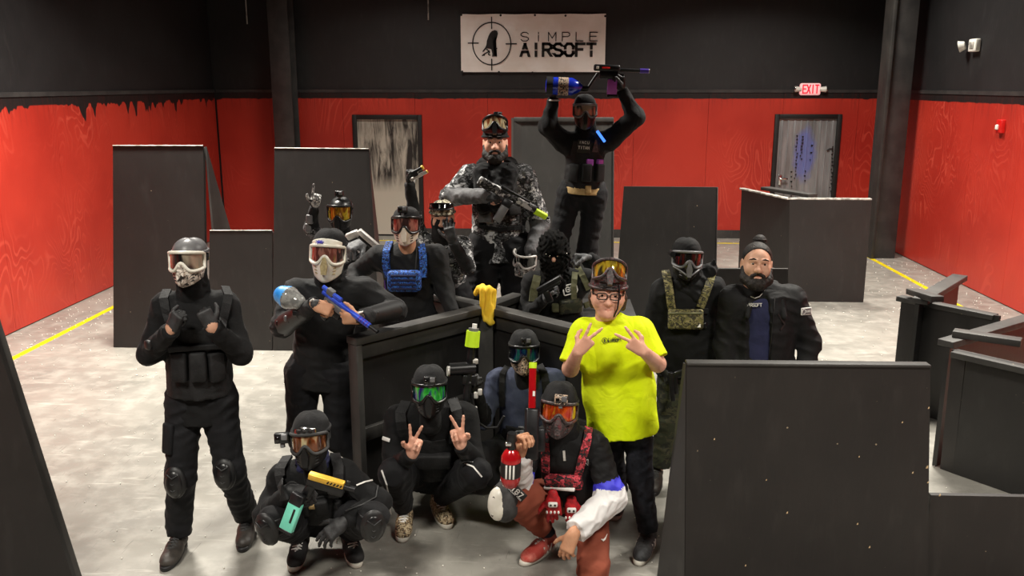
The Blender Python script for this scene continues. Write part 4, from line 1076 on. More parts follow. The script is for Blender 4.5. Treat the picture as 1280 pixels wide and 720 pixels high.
def aim(a, b, up=(0, 0, 1)):
    """matrix at a, x towards b, z close to up"""
    a, b = V3(a), V3(b); x = (b-a).normalized(); z = V3(up); z = (z-x*z.dot(x)).normalized(); y = z.cross(x)
    M = Matrix((x, y, z)).transposed().to_4x4(); M.translation = a; return M
def foot(toe, back, L=.29):
    """toe and heel-side photo points on the floor -> heel, direction"""
    t, b = A3(flo(*toe)), A3(flo(*back)); d = nrm(t-b); return t-d*L, d
def ankle(h, d, z=.1): return (h + d*.065 + np.array((0, 0, z)),)
def dress(p, jm, tm, h=.009, ht=.0105, bulk=1., fold=.006, tfold=.007, jk=None, ak=None, tk=None, arms='lr', jname='jacket', tname='trousers', mats=None, skin=0):
    p.begin().under(skin)
    SJ = Solid(.03); p.trunk(SJ, bulk, 0, **(jk or {}))
    for e in arms: p.arm(SJ, e, 0, **(ak or {}))
    if fold: SJ.fold = folds(p.seed, fold, .1)
    p.wear(jname, SJ, h, mats or [jm])
    ST = Solid(.03); p.legs(ST, 0, **(tk or {}))
    if tfold: ST.fold = folds(p.seed+50, tfold, .11)
    p.wear(tname, ST, ht, [tm])
    return SJ, ST
def vest(p, m='vest_black', top=.78, bot=.26, r=.176, q=.78, h=.01, name='vest', fwd=.012):
    S = Solid(.02); L = np.linalg.norm(p.J['nk']-p.J['pv']); a = p.J['pv']+p.up*L*top+p.n*fwd; b = p.J['pv']+p.up*L*bot+p.n*fwd
    S.cone(a, b, r*.86, r*.95, 0, q, p.n, flat=3); S.fold = folds(p.seed+9, .003, .06)
    o = p.wear(name, S, h, [m]); return S, o
def gaiter(p, m='cloth_black', r=.075, name='neck_gaiter', top=.05, low=.02, fold=.008):
    S = Solid(.02); J = p.J; a = J['nk']-p.up*low; b = J['hd']+(J['nk']-J['hd'])*.25
    S.cone(a, b, r*1.12, r*.86, 0, .95, p.n); S.fold = folds(p.seed+31, fold, .05); return p.wear(name, S, .008, [m])
def flat_patch(root, P, g, up, wd, ht, m, name='patch', th=.004, bev=.004, roll=0., label=None):
    M = frame_at(P, g, up, roll); mb = MB(); mb.M = M; mb.box((0, 0, 0), (wd, th*2, ht), None, min(bev, th*.9)); o = mb.build(name, m, root)
    if label: o['label'] = label
    return o, M
def words(root, M, text, h, m, wth=None, adv=None, thick=None, y=-.006, name='lettering'):
    wth = wth or h*.6; adv = adv or h*.9; thick = thick or h*.16; n = len(text)
    mb = MB(); mb.M = M; letters(mb, text, Matrix.Translation((-((n-1)*adv+wth)/2, y, -h/2)), h, wth, adv, thick, .0015); return mb.build(name, m, root)

# ---- 1: standing far left, hands on the vest straps
p = Person('standing person in black with white goggle mask and hands on vest straps', 4.42, 1)
h1, d1_ = foot((206, 714), (230, 680)); h2, d2_ = foot((303, 690), (312, 660))
p.joints(hd=(237, 326, -.03), sl=(207, 384, 0), sr=(281, 382, .02), el=(187, 442, -.06), er=(301, 441, -.04), wl=(214, 412, -.24), wr=(265, 409, -.22), hl=(231, 503, 0), hr=(273, 502, .02), kl=(226, 596, -.07), kr=(287, 586, -.02), al=ankle(h1, d1_), ar=ankle(h2, d2_))
SJ, ST = dress(p, 'cloth_black', 'trouser_black', bulk=1.03, jk=dict(hem=.1), ak=dict(ru=.07, rf=.058, rw=.044), tk=dict(rt=.1, rk=.076, ra=.07, end=.95))
M = head_matrix(p.J['hd'], 3, -5); p.head(M, .007, cover=1)
p.hand('l', (.45, -.1, .8), (.4, .8, 0), 1, 'fist', 2, fore=p.J['el']*.4+p.J['wl']*.6, mfore=0); p.hand('r', (-.35, -.1, .9), (-.4, .8, 0), -1, 'fist', 2, fore=p.J['er']*.4+p.J['wr']*.6, mfore=0)
p.finish(['skin', 'cloth_black', 'glove_black'])
gaiter(p, r=.085)
goggle_mask(p.root, M, 'shell_bw', 'lens_smoke', 'white_shell', label='white goggle mask with black zebra streaks')
o = beanie(p.root, M, 'plastic_grey', .045, .008, .072, .001, 'skull_cap')
SV, vo = vest(p, bot=.1, top=.8, r=.18)
for u in (226, 248, 270): p.pouch(SV, u, 458, .085, .16, .05, 'vest_black', parent=vo)
p.pouch(SV, 249, 434, .3, .03, .03, 'vest_black', 'webbing', vo, bev=.006)
for px in (((214, 408), (209, 390), (205, 374), (209, 364)), ((277, 406), (281, 390), (285, 370), (281, 360))):
    p.strap(SJ, px, .045, 'vest_black', 'shoulder_strap', .01, vo, lift=.003)
q, g = p.hit(249, 405, SV); flat_patch(vo, q, g, p.up, .1, .035, 'plastic_grey')
for e, kx in (('l', (225, 600)), ('r', (288, 590))):
    k = p.J['k'+e]; knee_pad(p.root, k + A3((0, -.03, 0)), (0, -1, .05), (0, 0, 1), .92)
shoe(p.root, h1, d1_, ('boot', 'rubber', 'strap_grey'), .3, .03, 'boot'); shoe(p.root, h2, d2_, ('boot', 'rubber', 'strap_grey'), .3, .03, 'boot')
p.pouch(ST, 211, 548, .07, .17, .03, 'trouser_black', 'cargo_pocket')
p.pouch(SJ, 187, 431, .05, .05, .03, 'rubber', 'elbow_pad', up=(0, 0, 1)); p.check()

# ---- 2: white mask, leaning an elbow on the rail, blue marker
p = Person('standing person in black with white shell mask holding a blue marker', 5.12, 2)
p.joints(hd=(411, 318, -.06), sl=(368, 366, 0), sr=(458, 364, .02), el=(352, 408, -.1), er=(494, 388, -.02), wl=(394, 381, -.4), wr=(450, 398, -.42), hl=(378, 466, 0), hr=(424, 466, 0), kl=(376, 545, -.05), kr=(424, 548, 0), al=((-1.36, 5.1, .1),), ar=((-1.02, 5.2, .1),))
SJ, ST = dress(p, 'cloth_black2', 'trouser_black', bulk=1.1, fold=.008, ak=dict(ru=.075, rf=.062, rw=.045), tk=dict(rt=.11, rk=.08), jk=dict(hem=.08))
M = head_matrix(p.J['hd'], 4, -6, 4, 1.11); p.head(M, .007, cover=1)
HL = hand_solid(p.J['wl'], A3((.85, -.05, -.3)), (.15, .6, -.6), 1, 'trigger', 0, 1., p.J['el']*.3+p.J['wl']*.7, 2); p.body.append(HL.mesh(.0048))
HR = hand_solid(p.J['wr'], A3((-.8, -.15, .05)), (.1, .9, .2), -1, 'grip', 0, 1., p.J['er']*.3+p.J['wr']*.7, 2); p.body.append(HR.mesh(.0048))
p.finish(['skin_warm', 'cloth_black', 'glove_black'])
gaiter(p, 'cloth_black2', .09)
mk = goggle_mask(p.root, M, 'white_shell', 'lens_rose', 'white_shell', vents='tan_mesh', label='white hard shell paintball mask with blue star', chin=-.14)
mb = MB(); mb.M = M; patch(mb, -60, 60, lambda t: .05, lambda t: .092-.02*(abs(t)/60)**2, lambda t, z: (.09, .122-(z-.05)*.25), 20, 4); mb.build('forehead_plate', 'white_shell', mk)
mb = MB(); mb.M = M
for i in range(8):
    a = math.pi*i/4+.2; c = Vector((-.03, -.122, .072)); mb.tube([c, c+Vector((.022*math.cos(a), .002, .013*math.sin(a)))], [.005, .0015], 6)
mb.build('star_print', 'blue_print', mk)
beanie(p.root, M, 'knit_black', .052, .018, .085, .002, 'skull_cap')
for e, s_ in (('l', -1), ('r', 1)):                                # hard forearm guards
    a, b = V3(p.J['e'+e]), V3(p.J['w'+e]); S = Solid(.02); S.cone(A3(a), A3(a+(b-a)*.8), .068, .052, flat=2); go = p.wear('forearm_guard', S, .008, ['rubber'])
    for k in range(3):
        c = a+(b-a)*(.1+.25*k); mb = MB(); mb.box(c+Vector((0, -.058, .02)), (.07, .02, .035), None, .008); mb.build('guard_plate', 'plastic_grey' if k == 1 else 'plastic_black', go)
    mb = MB(); mb.tube([a+Vector((0, -.05, .05)), (a+b)/2+Vector((0, -.05, .045)), b+Vector((0, -.03, .04))], .006, 6); mb.build('piping', 'white_line', go)  # white line along each forearm guard
R, Mz = p.pt(406, 366, -.34), p.pt(472, 415, -.52)
t = Thing('paintball_marker', 'blue and grey marker with blue capped air tank across a white masked person', 'paintball marker', aim(R, Mz, (.45, -.35, .8)))
L = (V3(Mz)-V3(R)).length
t.tube('barrel', 'blue_gun', [(-.01, 0, .0), (L*.86, 0, 0)], .0155); t.tube('muzzle', 'gunmetal', [(L*.86, 0, 0), (L, 0, 0)], .012)
t.tube('upper_tube', 'blue_gun', [(-.02, 0, .028), (L*.3, 0, .028)], .013); t.box('receiver', 'plastic_grey', (L*.28, 0, -.035), (L*.5, .03, .045), .008)
t.box('trigger_frame', 'gunmetal', (L*.2, 0, -.075), (L*.3, .024, .05), .008); t.box('grip', 'gunmetal', (.05, 0, -.11), (.045, .03, .1), .01, rot=15)
t.box('sight', 'plastic_grey', (L*.1, 0, .03), (.05, .03, .04), .006); t.tube('foregrip', 'silver', [(L*.4, 0, -.05), (L*.46, 0, -.085)], .014)
for k in range(4): t.tube('port_ring', 'violet', [(L*(.66+.05*k), 0, 0), (L*(.68+.05*k), 0, 0)], .0175)
a, b = p.pt(354, 369, -.3), p.pt(374, 378, -.34)
t2 = t; t2.M = aim(a, b); Lb = (V3(b)-V3(a)).length
S = Solid(.02); S.cone(a, a+(b-a)*.25, .055, .062, 0); S.cone(a+(b-a)*.45, a+(b-a)*.9, .064, .046, 1)
mesh_object('air_tank', [S.mesh(.007)], ['sky_blue', 'clear_smoke'], t.root)
p.check()

# ---- 3: squatting front left with gold gun
p = Person('squatting person in black with skull goggles and side camera holding a gold gun', 4.3, 3)
h1, d1_ = foot((366, 716), (384, 672)); h2, d2_ = foot((447, 711), (430, 668))
p.joints(hd=(389, 550, -.06), sl=(352, 597, .03), sr=(432, 593, .03), el=(331, 644, -.06), er=(474, 628, -.1), wl=(366, 612, -.24), wr=(430, 652, -.26), hl=(383, 643, .16), hr=(424, 643, .16), kl=(342, 652, -.22), kr=(466, 648, -.22), al=ankle(h1, d1_), ar=ankle(h2, d2_))
SJ, ST = dress(p, 'cloth_black', 'trouser_black', bulk=1.02, ak=dict(ru=.068, rf=.058, rw=.044), tk=dict(rt=.1, rk=.076, ra=.062, end=.9))
M = head_matrix(p.J['hd'], 2, -8, -3, 1.06); p.head(M, .007, cover=1)
p.hand('l', (.8, -.15, -.2), (.1, .3, -.9), 1, 'grip', 2, sc=1.1); p.hand('r', (-.6, -.3, -.45), (-.2, .5, -.8), -1, 'relaxed', 2, sc=1.1)
p.finish(['skin', 'cloth_black', 'glove_black']); gaiter(p, 'navy', .09)
mk = goggle_mask(p.root, M, 'plastic_black', 'lens_amber', 'strap_grey', label='dark mask with amber mirrored lens and chrome brow')
beanie(p.root, M, 'knit_black', .05, .012, .09, .004)
mb = MB(); mb.M = M; patch(mb, -34, 34, lambda t: .056, lambda t: .094-.016*(t/34)**2, lambda t, z: (.098, .128-(z-.05)*.3), 14, 4); mb.build('chrome_brow', 'chrome', mk)
for (x, z) in ((-.03, .075), (.0, .073), (.032, .074)): mb = MB(); mb.M = M; mb.ell((x, -.122, z), (.009, .006, .011)); mb.build('brow_hole', 'print_black', mk)
action_camera(p.root, M, (-.128, -.05, .03), 1.15)
SV, vo = vest(p, bot=.2, r=.18, top=.82)
for px in (((358, 622), (352, 602), (352, 588), (360, 575)), ((416, 618), (424, 600), (424, 586), (418, 572))): p.strap(SJ, px, .055, 'vest_black', 'shoulder_strap', .016, vo, lift=.01)
for u, v in ((380, 632), (402, 632), (424, 630)): p.pouch(SV, u, v, .07, .1, .05, 'vest_black', parent=vo)
p.pouch(SV, 393, 631, .06, .03, .03, 'tan_belt', 'card_pouch', vo, bev=.006)
for e in 'lr':
    k = p.J['k'+e]; knee_pad(p.root, k+A3((0, -.02, 0)), ((-.3 if e == 'l' else .3), -1, -.2), (0, .2, 1), .98)
p.strap(SJ, ((446, 607), (456, 603), (466, 600)), .008, 'white_line', 'sleeve_stripe', .004)
p.strap(SJ, ((432, 640), (452, 632), (470, 622), (472, 608)), .006, 'strap_grey', 'sleeve_piping', .004)
for h_, d_ in ((h1, d1_), (h2, d2_)): shoe(p.root, h_, d_, ('sneaker_black', 'sole_white', 'white_line'), .29, .04, 'sneaker')
R, Mz = p.pt(386, 596, -.34), p.pt(444, 613, -.36)
t = Thing('submachine_gun', 'black airsoft gun with gold slotted top and teal magazine held by squatting person', 'airsoft gun', aim(R, Mz, (.25, -.25, .9))); L = (V3(Mz)-V3(R)).length
t.box('rail_cover', 'gold', (L*.38, 0, .012), (L*.76, .034, .036), .006)
for k in range(5): t.tube('slot', 'gunmetal', [(L*(.42+.07*k), -.019, .008), (L*(.45+.07*k), -.019, .02)], .004, 8)
t.box('receiver', 'gunmetal', (L*.38, 0, -.025), (L*.8, .036, .05), .008); t.tube('muzzle', 'gunmetal', [(L*.74, 0, .004), (L, 0, .004)], .0145)
t.box('handguard', 'gunmetal', (L*.6, 0, -.045), (L*.32, .034, .03), .008); t.box('grip', 'gunmetal', (.01, 0, -.08), (.05, .034, .1), .012, rot=18)
t.box('front_sight', 'gunmetal', (L*.84, 0, .03), (.02, .014, .03), .003)
a, b = p.pt(372, 624, -.34), p.pt(358, 662, -.36); t.M = aim(a, b, (1, -.2, .2)); Lm = (V3(b)-V3(a)).length
t.box('magazine_well', 'gunmetal', (0.0, 0, 0), (.06, .04, .07), .006)
mg = t.box('magazine', 'teal', (Lm*.55, 0, 0), (Lm*.95, .034, .075), .008); t.box('magazine_slot', 'print_black', (Lm*.5, -.0175, .012), (Lm*.45, .004, .012), .002, mg); t.box('magazine_base', 'gunmetal', (Lm*1.03, 0, 0), (.016, .036, .075), .004, mg)
p.check()

# ---- 4: squatting with green visor, both hands in V signs
p = Person('squatting person in black with green mirrored visor showing two finger signs', 4.75, 4)
h1, d1_ = foot((502, 680), (510, 640)); h2, d2_ = foot((562, 663), (538, 628))
p.joints(hd=(537, 488, -.12), sl=(496, 524, 0), sr=(582, 520, 0), el=(489, 588, -.1), er=(592, 576, -.1), wl=(515, 567, -.3), wr=(576, 556, -.3), hl=(522, 592, .16), hr=(566, 592, .16), kl=(492, 592, -.24), kr=(596, 592, -.22), al=ankle(h1, d1_), ar=ankle(h2, d2_))
SJ, ST = dress(p, 'cloth_black', 'trouser_black', bulk=1.04, ak=dict(ru=.072, rf=.056, rw=.042), tk=dict(rt=.1, rk=.076, ra=.06, end=.88))
M = head_matrix(p.J['hd'], 5, -6, 0, 1.04); p.head(M, .007, skin=0, neckm=1)
p.hand('l', (.3, -.12, .95), (-.1, -1, .1), -1, 'vee', 0, fore=p.J['el']*.3+p.J['wl']*.7, sc=1.02); p.hand('r', (-.22, -.12, .95), (.1, -1, .1), 1, 'vee', 0, fore=p.J['er']*.3+p.J['wr']*.7, sc=1.02)
p.finish(['skin_pink', 'cloth_black', 'glove_black'])
mk = goggle_mask(p.root, M, 'plastic_black', 'lens_green', 'plastic_black', strap='neon_green', label='black mask with green and violet mirrored visor')
beanie(p.root, M, 'knit_black', .045, .01, .09, .003); action_camera(p.root, M, (.008, -.118, .082), 1.0, 0, 0)
S = Solid(.02); S.cone(p.J['nk']-p.up*.05, p.J['nk']+p.up*.07-A3((0, .02, 0)), .1, .075, 0, .95, p.n, flat=2); p.wear('collar', S, .008, ['cloth_black'])
SV, vo = vest(p, bot=.15, r=.185, top=.8)
for px in (((510, 555), (503, 535), (501, 518), (508, 506)), ((566, 550), (572, 532), (572, 515), (566, 503))): p.strap(SJ, px, .06, 'vest_black', 'shoulder_strap', .016, vo, lift=.01)
q, g = p.hit(545, 547, SV, .006); _, PM = flat_patch(vo, q, g, p.up, .088, .03, 'white_line', 'name_patch', .006, .006, -4, 'oval white bordered patch')
mb = MB(); mb.M = PM; mb.box((0, -.005, 0), (.074, .006, .018), None, .0025); mb.build('patch_field', 'print_black', vo)
[ (lambda q: (setattr(q, 'M', PM), q.box((-.027+.009*k, -.0085, 0), (.006, .003, .009), None, .001), q.build('patch_mark', 'white_line', vo)))(MB()) for k in range(7) ]
p.pouch(SV, 540, 575, .22, .1, .05, 'vest_black', parent=vo)
for e in 'lr':
    a, b = V3(p.J['e'+e]), V3(p.J['w'+e]); S = Solid(.02); S.cone(A3(a-(b-a)*.1), A3(a+(b-a)*.75), .066, .05); go = p.wear('elbow_pad', S, .009, ['rubber'])
    for k in range(3): c = a+(b-a)*(.0+.22*k); mb = MB(); mb.tube([c+Vector((-.04, -.056, -.03)), c+Vector((0, -.068, -.01)), c+Vector((.04, -.056, -.03))], .007, 6); mb.build('pad_ridge', 'plastic_black' if k != 1 else 'strap_grey', go)
q, g = p.hit(483, 549, SJ, .003); flat_patch(p.root, q, g, (0, 0, 1), .06, .022, 'white_line', 'arm_patch')
p.strap(ST, ((478, 588), (484, 605), (488, 625), (489, 643)), .008, 'white_line', 'side_stripe', .004); p.strap(ST, ((577, 578), (592, 584), (602, 596)), .008, 'white_line', 'side_stripe', .004)
for h_, d_ in ((h1, d1_), (h2, d2_)): shoe(p.root, h_, d_, ('leopard', 'sole_white', 'white_line'), .28, .03, 'sneaker')
p.check()

# ---- 5: crouching in the corner, slate shirt, blue visor
p = Person('crouching person in slate blue shirt with blue visor and toothed jaw mask', 5.2, 5)
h1, d1_ = foot((612, 640), (618, 612)); h2, d2_ = foot((690, 650), (684, 618))
p.joints(hd=(655, 440, -.08), sl=(622, 476, 0), sr=(692, 476, 0), el=(604, 526, -.1), er=(706, 528, -.05), wl=(594, 488, -.28), wr=(672, 545, -.3), hl=(634, 562, .05), hr=(680, 562, .05), kl=(600, 568, -.2), kr=(694, 585, -.25), al=ankle(h1, d1_), ar=ankle(h2, d2_))
SJ, ST = dress(p, 'slate', 'charcoal', jname='t_shirt', ak=dict(ru=.068, rf=.05, rw=.04, mf=1), mats=['slate', 'cloth_black'], h=.01)
M = head_matrix(p.J['hd'], 2, -5); p.head(M, .007, cover=1)
p.hand('l', (-.1, -.1, 1), (.6, -.7, 0), -1, 'fist', 2); p.hand('r', (-.8, -.2, .1), (0, .5, -.8), -1, 'relaxed', 2)
p.finish(['skin', 'cloth_black', 'glove_black'])
goggle_mask(p.root, M, 'skull_print', 'lens_blue', 'plastic_black', label='mask with blue black visor and printed teeth jaw')
beanie(p.root, M, 'knit_black', .045, .01, .09, .002); action_camera(p.root, M, (.012, -.105, .088), .95, 0, 0)
SV, vo = vest(p, bot=.0, r=.176, top=.42)
p.pouch(SV, 652, 510, .14, .09, .06, 'vest_black', parent=vo); p.pouch(SV, 690, 512, .08, .1, .06, 'vest_black', parent=vo)
p.strap(SJ, ((628, 506), (627, 488), (628, 468), (634, 458)), .035, 'vest_black', 'shoulder_strap', .012, vo, lift=.006); p.strap(SJ, ((680, 505), (682, 486), (680, 468), (674, 456)), .045, 'vest_black', 'shoulder_strap', .012, vo, lift=.006)
a, b = p.pt(583, 500, -.36), p.pt(592, 412, -.3)
t = Thing('paintball_marker', 'black marker with neon yellow tank cover and hose in the barricade corner', 'paintball marker', aim(a, b, (-1, -.2, 0))); L = (V3(b)-V3(a)).length
t.tube('body', 'gunmetal', [(0, 0, 0), (L*.82, 0, 0)], .024); t.tube('tank_cover', 'neon', [(L*.76, 0, 0), (L*.98, 0, 0.0)], .042, 16, None, .04); t.tube('tank_neck', 'plastic_grey', [(L*.98, 0, 0), (L*1.02, 0, 0)], .03); t.tube('valve', 'white_line', [(L*1.02, 0, -.004), (L*1.08, 0, -.004)], .014)
t.M = aim(p.pt(566, 462, -.36), p.pt(590, 462, -.33)); t.tube('stock', 'plastic_black', [(-.02, 0, 0), (.13, 0, 0.01)], .038); t.tube('stock_cap', 'silver', [(-.032, 0, -.01), (-.02, 0, -.01)], .03)
t.box('grip_block', 'gunmetal', (.1, 0, -.06), (.09, .05, .07), .012); t.box('clamp', 'silver', (.12, 0, .05), (.05, .03, .03), .006)
pts = [p.pt(u, v, -.36) for u, v in ((590, 492), (592, 508), (598, 528), (608, 535), (622, 534), (630, 520))]
mb = MB(); mb.tube(pts, .008, 8); mb.build('air_hose', 'rubber', t.root)
for u, v in ((595, 494), (600, 490), (594, 512)): mb = MB(); mb.box(p.pt(u, v, -.37), (.025, .02, .04), None, .006); mb.build('fitting', 'silver', t.root)
p.check()

# ---- 6: kneeling front right, red camo rig, rust trousers
p = Person('kneeling person with orange goggles, red camouflage rig and rust coloured trousers', 4.36, 6)
h1, d1_ = foot((652, 708), (694, 682)); kr = A3(flo(741, 727))+np.array((0, 0, .075))
p.joints(hd=(699, 512, -.05), sl=(667, 553, .02), sr=(744, 556, .0), el=(645, 604, -.08), er=(764, 622, -.08), wl=(651, 563, -.26), wr=(716, 668, -.32), hl=(704, 618, .14), hr=(740, 620, .12), kl=(638, 622, -.14), kr=(kr,), al=ankle(h1, d1_, .11), ar=(kr+np.array((.06, .42, 0.02)),))
SJ, ST = dress(p, 'cloth_black', 'rust', bulk=1.02, jname='windbreaker', mats=['shell_jacket'], arms='', tk=dict(rt=.098, rk=.078, ra=.055, end=.86), tfold=.008)
S = Solid(.03); J = p.J
for e in 'lr':
    a, b, c = J['s'+e], J['e'+e], J['w'+e]; m1 = a+(b-a)*.78; m2 = a+(b-a)*.93
    S.cone(a, m1, .072, .068, 0, k=.02); S.cone(m1, m2, .074, .073, 1, k=.006); S.cone(m2, b, .066, .074, 2, k=.01); S.cone(b, b+(c-b)*.92, .078, .06, 2, k=.03, flat=2)
S.fold = folds(66, .008, .08); p.wear('sleeves', S, .0065, ['shell_jacket', 'blue_band', 'white_nylon'], 'black sleeves with blue band and white forearms'); SA = S
M = head_matrix(p.J['hd'], -2, -8, 4, 1.03); p.head(M, .007, cover=1)
p.hand('l', (.15, -.15, .95), (.5, -.6, 0), -1, 'grip', 0, fore=J['el']*.3+J['wl']*.7); p.hand('r', (-.3, -.1, -.85), (.2, .6, -.4), -1, 'relaxed', 0, fore=J['er']*.2+J['wr']*.8)
p.finish(['skin_warm', 'cloth_black', 'glove_black']); gaiter(p, 'cloth_black', .09)
goggle_mask(p.root, M, 'helmet_red', 'lens_red', 'helmet_red', label='dark red mask with fiery orange mirrored lens'); beanie(p.root, M, 'knit_black', .045, .012, .095, .003); action_camera(p.root, M, (.004, -.12, .078), 1.05, 0, 0, 'skull_print')
SV, vo = vest(p, bot=.1, top=.62, r=.172)
for px in (((684, 588), (683, 570), (682, 552), (686, 538)), ((722, 590), (727, 572), (733, 552), (736, 534))): p.strap(SJ, px, .042, 'camo_red', 'rig_strap', .014, vo, lift=.008)
p.pouch(SV, 703, 585, .19, .05, .05, 'vest_black', 'webbing', vo); p.pouch(SV, 705, 600, .2, .075, .06, 'camo_red', 'mag_pouch', vo); p.pouch(SV, 702, 604, .17, .014, .075, 'white_line', 'pouch_trim', vo, bev=.004)
p.strap(SJ, ((705, 563), (706, 575)), .012, 'silver', 'zip', .006, vo)
q, g = p.hit(733, 577, SJ, .003); _, PM = flat_patch(p.root, q, g, p.up, .03, .05, 'print_black', 'chest_print', .002, .001, -8); mb = MB(); mb.M = PM; mb.tube([(-.012, -.004, .02), (.0, -.004, -.022), (.012, -.004, .016), (-.012, -.004, .02)], .002, 6); mb.build('chest_mark', 'white_line', p.root)
# knee pad with white cap and number
k = V3(J['kl']); g = Vector((-.62, -.72, .1)); KM = frame_at(k, g, (.15, .1, 1)); mb = MB(); mb.M = KM; mb.ell((0, -.035, -.01), (.085, .07, .115)); kp = mb.build('knee_pad', 'strap_grey', p.root)
mb = MB(); mb.M = KM; mb.ell((-.015, -.075, -.02), (.062, .045, .092)); mb.build('pad_cap', 'white_shell', kp)
for z in (-.075, 0.02): mb = MB(); mb.M = KM; mb.tube([(-.015, -.124+abs(z+.02)*.25, z), (-.015, -.1, z)], .008, 10); mb.build('rivet', 'print_black', kp)
PM = frame_at(k+Vector((.04, -.085, .075)), (-.1, -.9, .35), (.25, .2, 1), 28); mb = MB(); mb.M = PM; mb.box((0, 0, 0), (.1, .012, .045), None, .004); mb.build('number_strip', 'print_black', kp)
words(kp, PM, '187', .024, 'white_line', .016, .024, .005, -.0075); words(kp, PM @ Matrix.Translation((0, 0, -.018)), 'KILLER PADS'.replace('K', 'K').replace('D', 'D'), .007, 'white_line', .005, .0078, .0014, -.0075)
# red gloves hanging from the rig
for i, (u, v) in enumerate(((691, 620), (714, 627))):
    c = A3(p.hit(u, v, ST)[0])+np.array((0, -.06, 0)); gs = hand_solid(c+np.array((0, 0, .03)), (.08, -.1, -1), (0, 1, -.1), 1 if i else -1, 'relaxed', 0, 1.05)
    go = mesh_object('hanging_glove', [gs.mesh(.006)], ['red_glove'], p.root); go['label'] = 'red protective glove clipped to the rig'
    mb = MB(); mb.box(c+np.array((0, -.03, -.005)), (.05, .016, .03), None, .008); mb.build('knuckle_plate', 'white_line', go)
    mb = MB(); mb.tube([c+np.array((-.011, -.04, -.005)), c+np.array((-.011, -.034, -.005))], .006, 8); mb.tube([c+np.array((.011, -.04, -.005)), c+np.array((.011, -.034, -.005))], .006, 8); mb.build('plate_slots', 'print_black', go)
    for kx in range(4): mb = MB(); mb.ell(c+np.array((-.03+.02*kx, -.028, -.05)), (.006, .006, .009)); mb.build('knuckle_stud', 'white_line', go)
q, g = p.hit(755, 673, ST, .003); mb = MB(); mb.M = frame_at(q, g, (0, 0, 1)); mb.prism([(-.028, .004), (-.018, -.01), (.0, -.008), (.032, .012), (.0, .0), (-.016, .0), (-.022, .006)], -.004, .0); mb.build('trouser_mark', 'white_line', p.root)
S = Solid(.01); S.cone(J['al']+np.array((0, 0, .0)), J['al']+(J['kl']-J['al'])*.3, .042, .046); p.wear('sock', S, .008, ['sock'])
shoe(p.root, h1, d1_, ('sneaker_red', 'sole_white', 'white_line'), .29, .0, 'sneaker', stripes='white_line')
h2 = J['ar']+np.array((.0, .05, -.06)); shoe(p.root, h2, (-.1, -1), ('sneaker_red', 'sole_white', 'white_line'), .28, 0, 'sneaker', tilt=35)
a, b = p.pt(637, 600, -.3), p.pt(648, 535, -.36)
t = Thing('paintball_marker', 'black marker with red air tank held upright by kneeling person', 'paintball marker', aim(p.pt(638, 598, -.32), p.pt(640, 540, -.34), (-1, 0, 0))); Lt = .3
tk = t.tube('air_tank', 'red_gloss', [(-.05, 0, 0), (-.035, 0, 0), (0, 0, 0), (.12, 0, 0), (.15, 0, 0), (.165, 0, 0)], [.018, .04, .05, .05, .035, .018], 20)
t.tube('tank_label', 'print_black', [(.02, 0, 0), (.1, 0, 0)], .0508, 20, tk)
for kx in range(3): mb = t.mb(); mb.tube([(.03, -.035+.01*kx, -.0), (.03, -.035+.01*kx, .0)], .001, 6) if False else mb.box((.06, -.05, .02-.018*kx), (.075, .006, .009), Matrix.Rotation(math.radians(0), 4, 'X'), .002); mb.build('label_stripe', 'white_line', tk)
t.tube('regulator', 'gunmetal', [(.16, 0, 0), (.2, 0, 0), (.21, 0, 0), (.25, 0, 0)], [.02, .02, .026, .022]); t.box('gauge', 'chrome', (.2, -.02, .015), (.02, .02, .03), .004)
t.M = aim(p.pt(664, 555, -.22), p.pt(666, 462, -.1), (-1, -.2, 0)); 
t.box('receiver', 'gunmetal', (.05, 0, 0), (.26, .05, .07), .012); t.tube('barrel', 'red_gloss', [(.18, 0, .0), (.38, 0, .0)], .019); t.tube('barrel_tip', 'neon', [(.38, 0, 0), (.41, 0, 0)], .02); t.box('body_plate', 'gunmetal', (.02, .02, -.05), (.12, .03, .05), .01)
t.tube('barrel_mark', 'white_line', [(.24, -.017, -.005), (.265, -.017, -.005)], .007, 10)
p.check()
# ---- 7: neon yellow shirt, two finger signs
p = Person('smiling person in neon yellow t-shirt making two finger signs', 4.56, 7)
h2, d2_ = foot((797, 708), (818, 668)); h1, d1_ = foot((766, 652), (774, 628))
p.joints(hd=(760, 368, 0), sl=(729, 416, 0.02), sr=(801, 415, .02), el=(713, 461, -.06), er=(822, 455, -.06), wl=(723, 439, -.28), wr=(804, 439, -.28), hl=(757, 517, 0), hr=(796, 516, 0), kl=(766, 590, .12), kr=(800, 596, -.03), al=ankle(h1, d1_), ar=ankle(h2, d2_))
p.begin().under(0); J = p.J
S = Solid(.03); p.trunk(S, 1.03, 0, hem=.11, belly=.18, shr=.07, q=.74)
for e in 'lr': S.cone(J['s'+e], J['s'+e]+(J['e'+e]-J['s'+e])*.86, .07, .074, k=.05, flat=2)
S.fold = folds(71, .0045, .14); p.wear('t_shirt', S, .007, ['yellow_shirt'], 'neon yellow short sleeved t-shirt'); SJ = S
ST = Solid(.03); p.legs(ST, 0, rt=.088, rk=.068, ra=.056, end=.97, rh=.125); ST.fold = folds(72, .006, .08); p.wear('jeans', ST, .009, ['denim_black'])
S = Solid(.02); 
for e in 'lr': S.cone(J['s'+e]*.4+J['e'+e]*.6, J['e'+e], .047, .043); S.cone(J['e'+e], J['w'+e], .042, .029)
p.add(S, .006)
M = head_matrix(J['hd'], -2, -7, 2, 1.05); p.head(M, .0036, face=True, mouth=1)
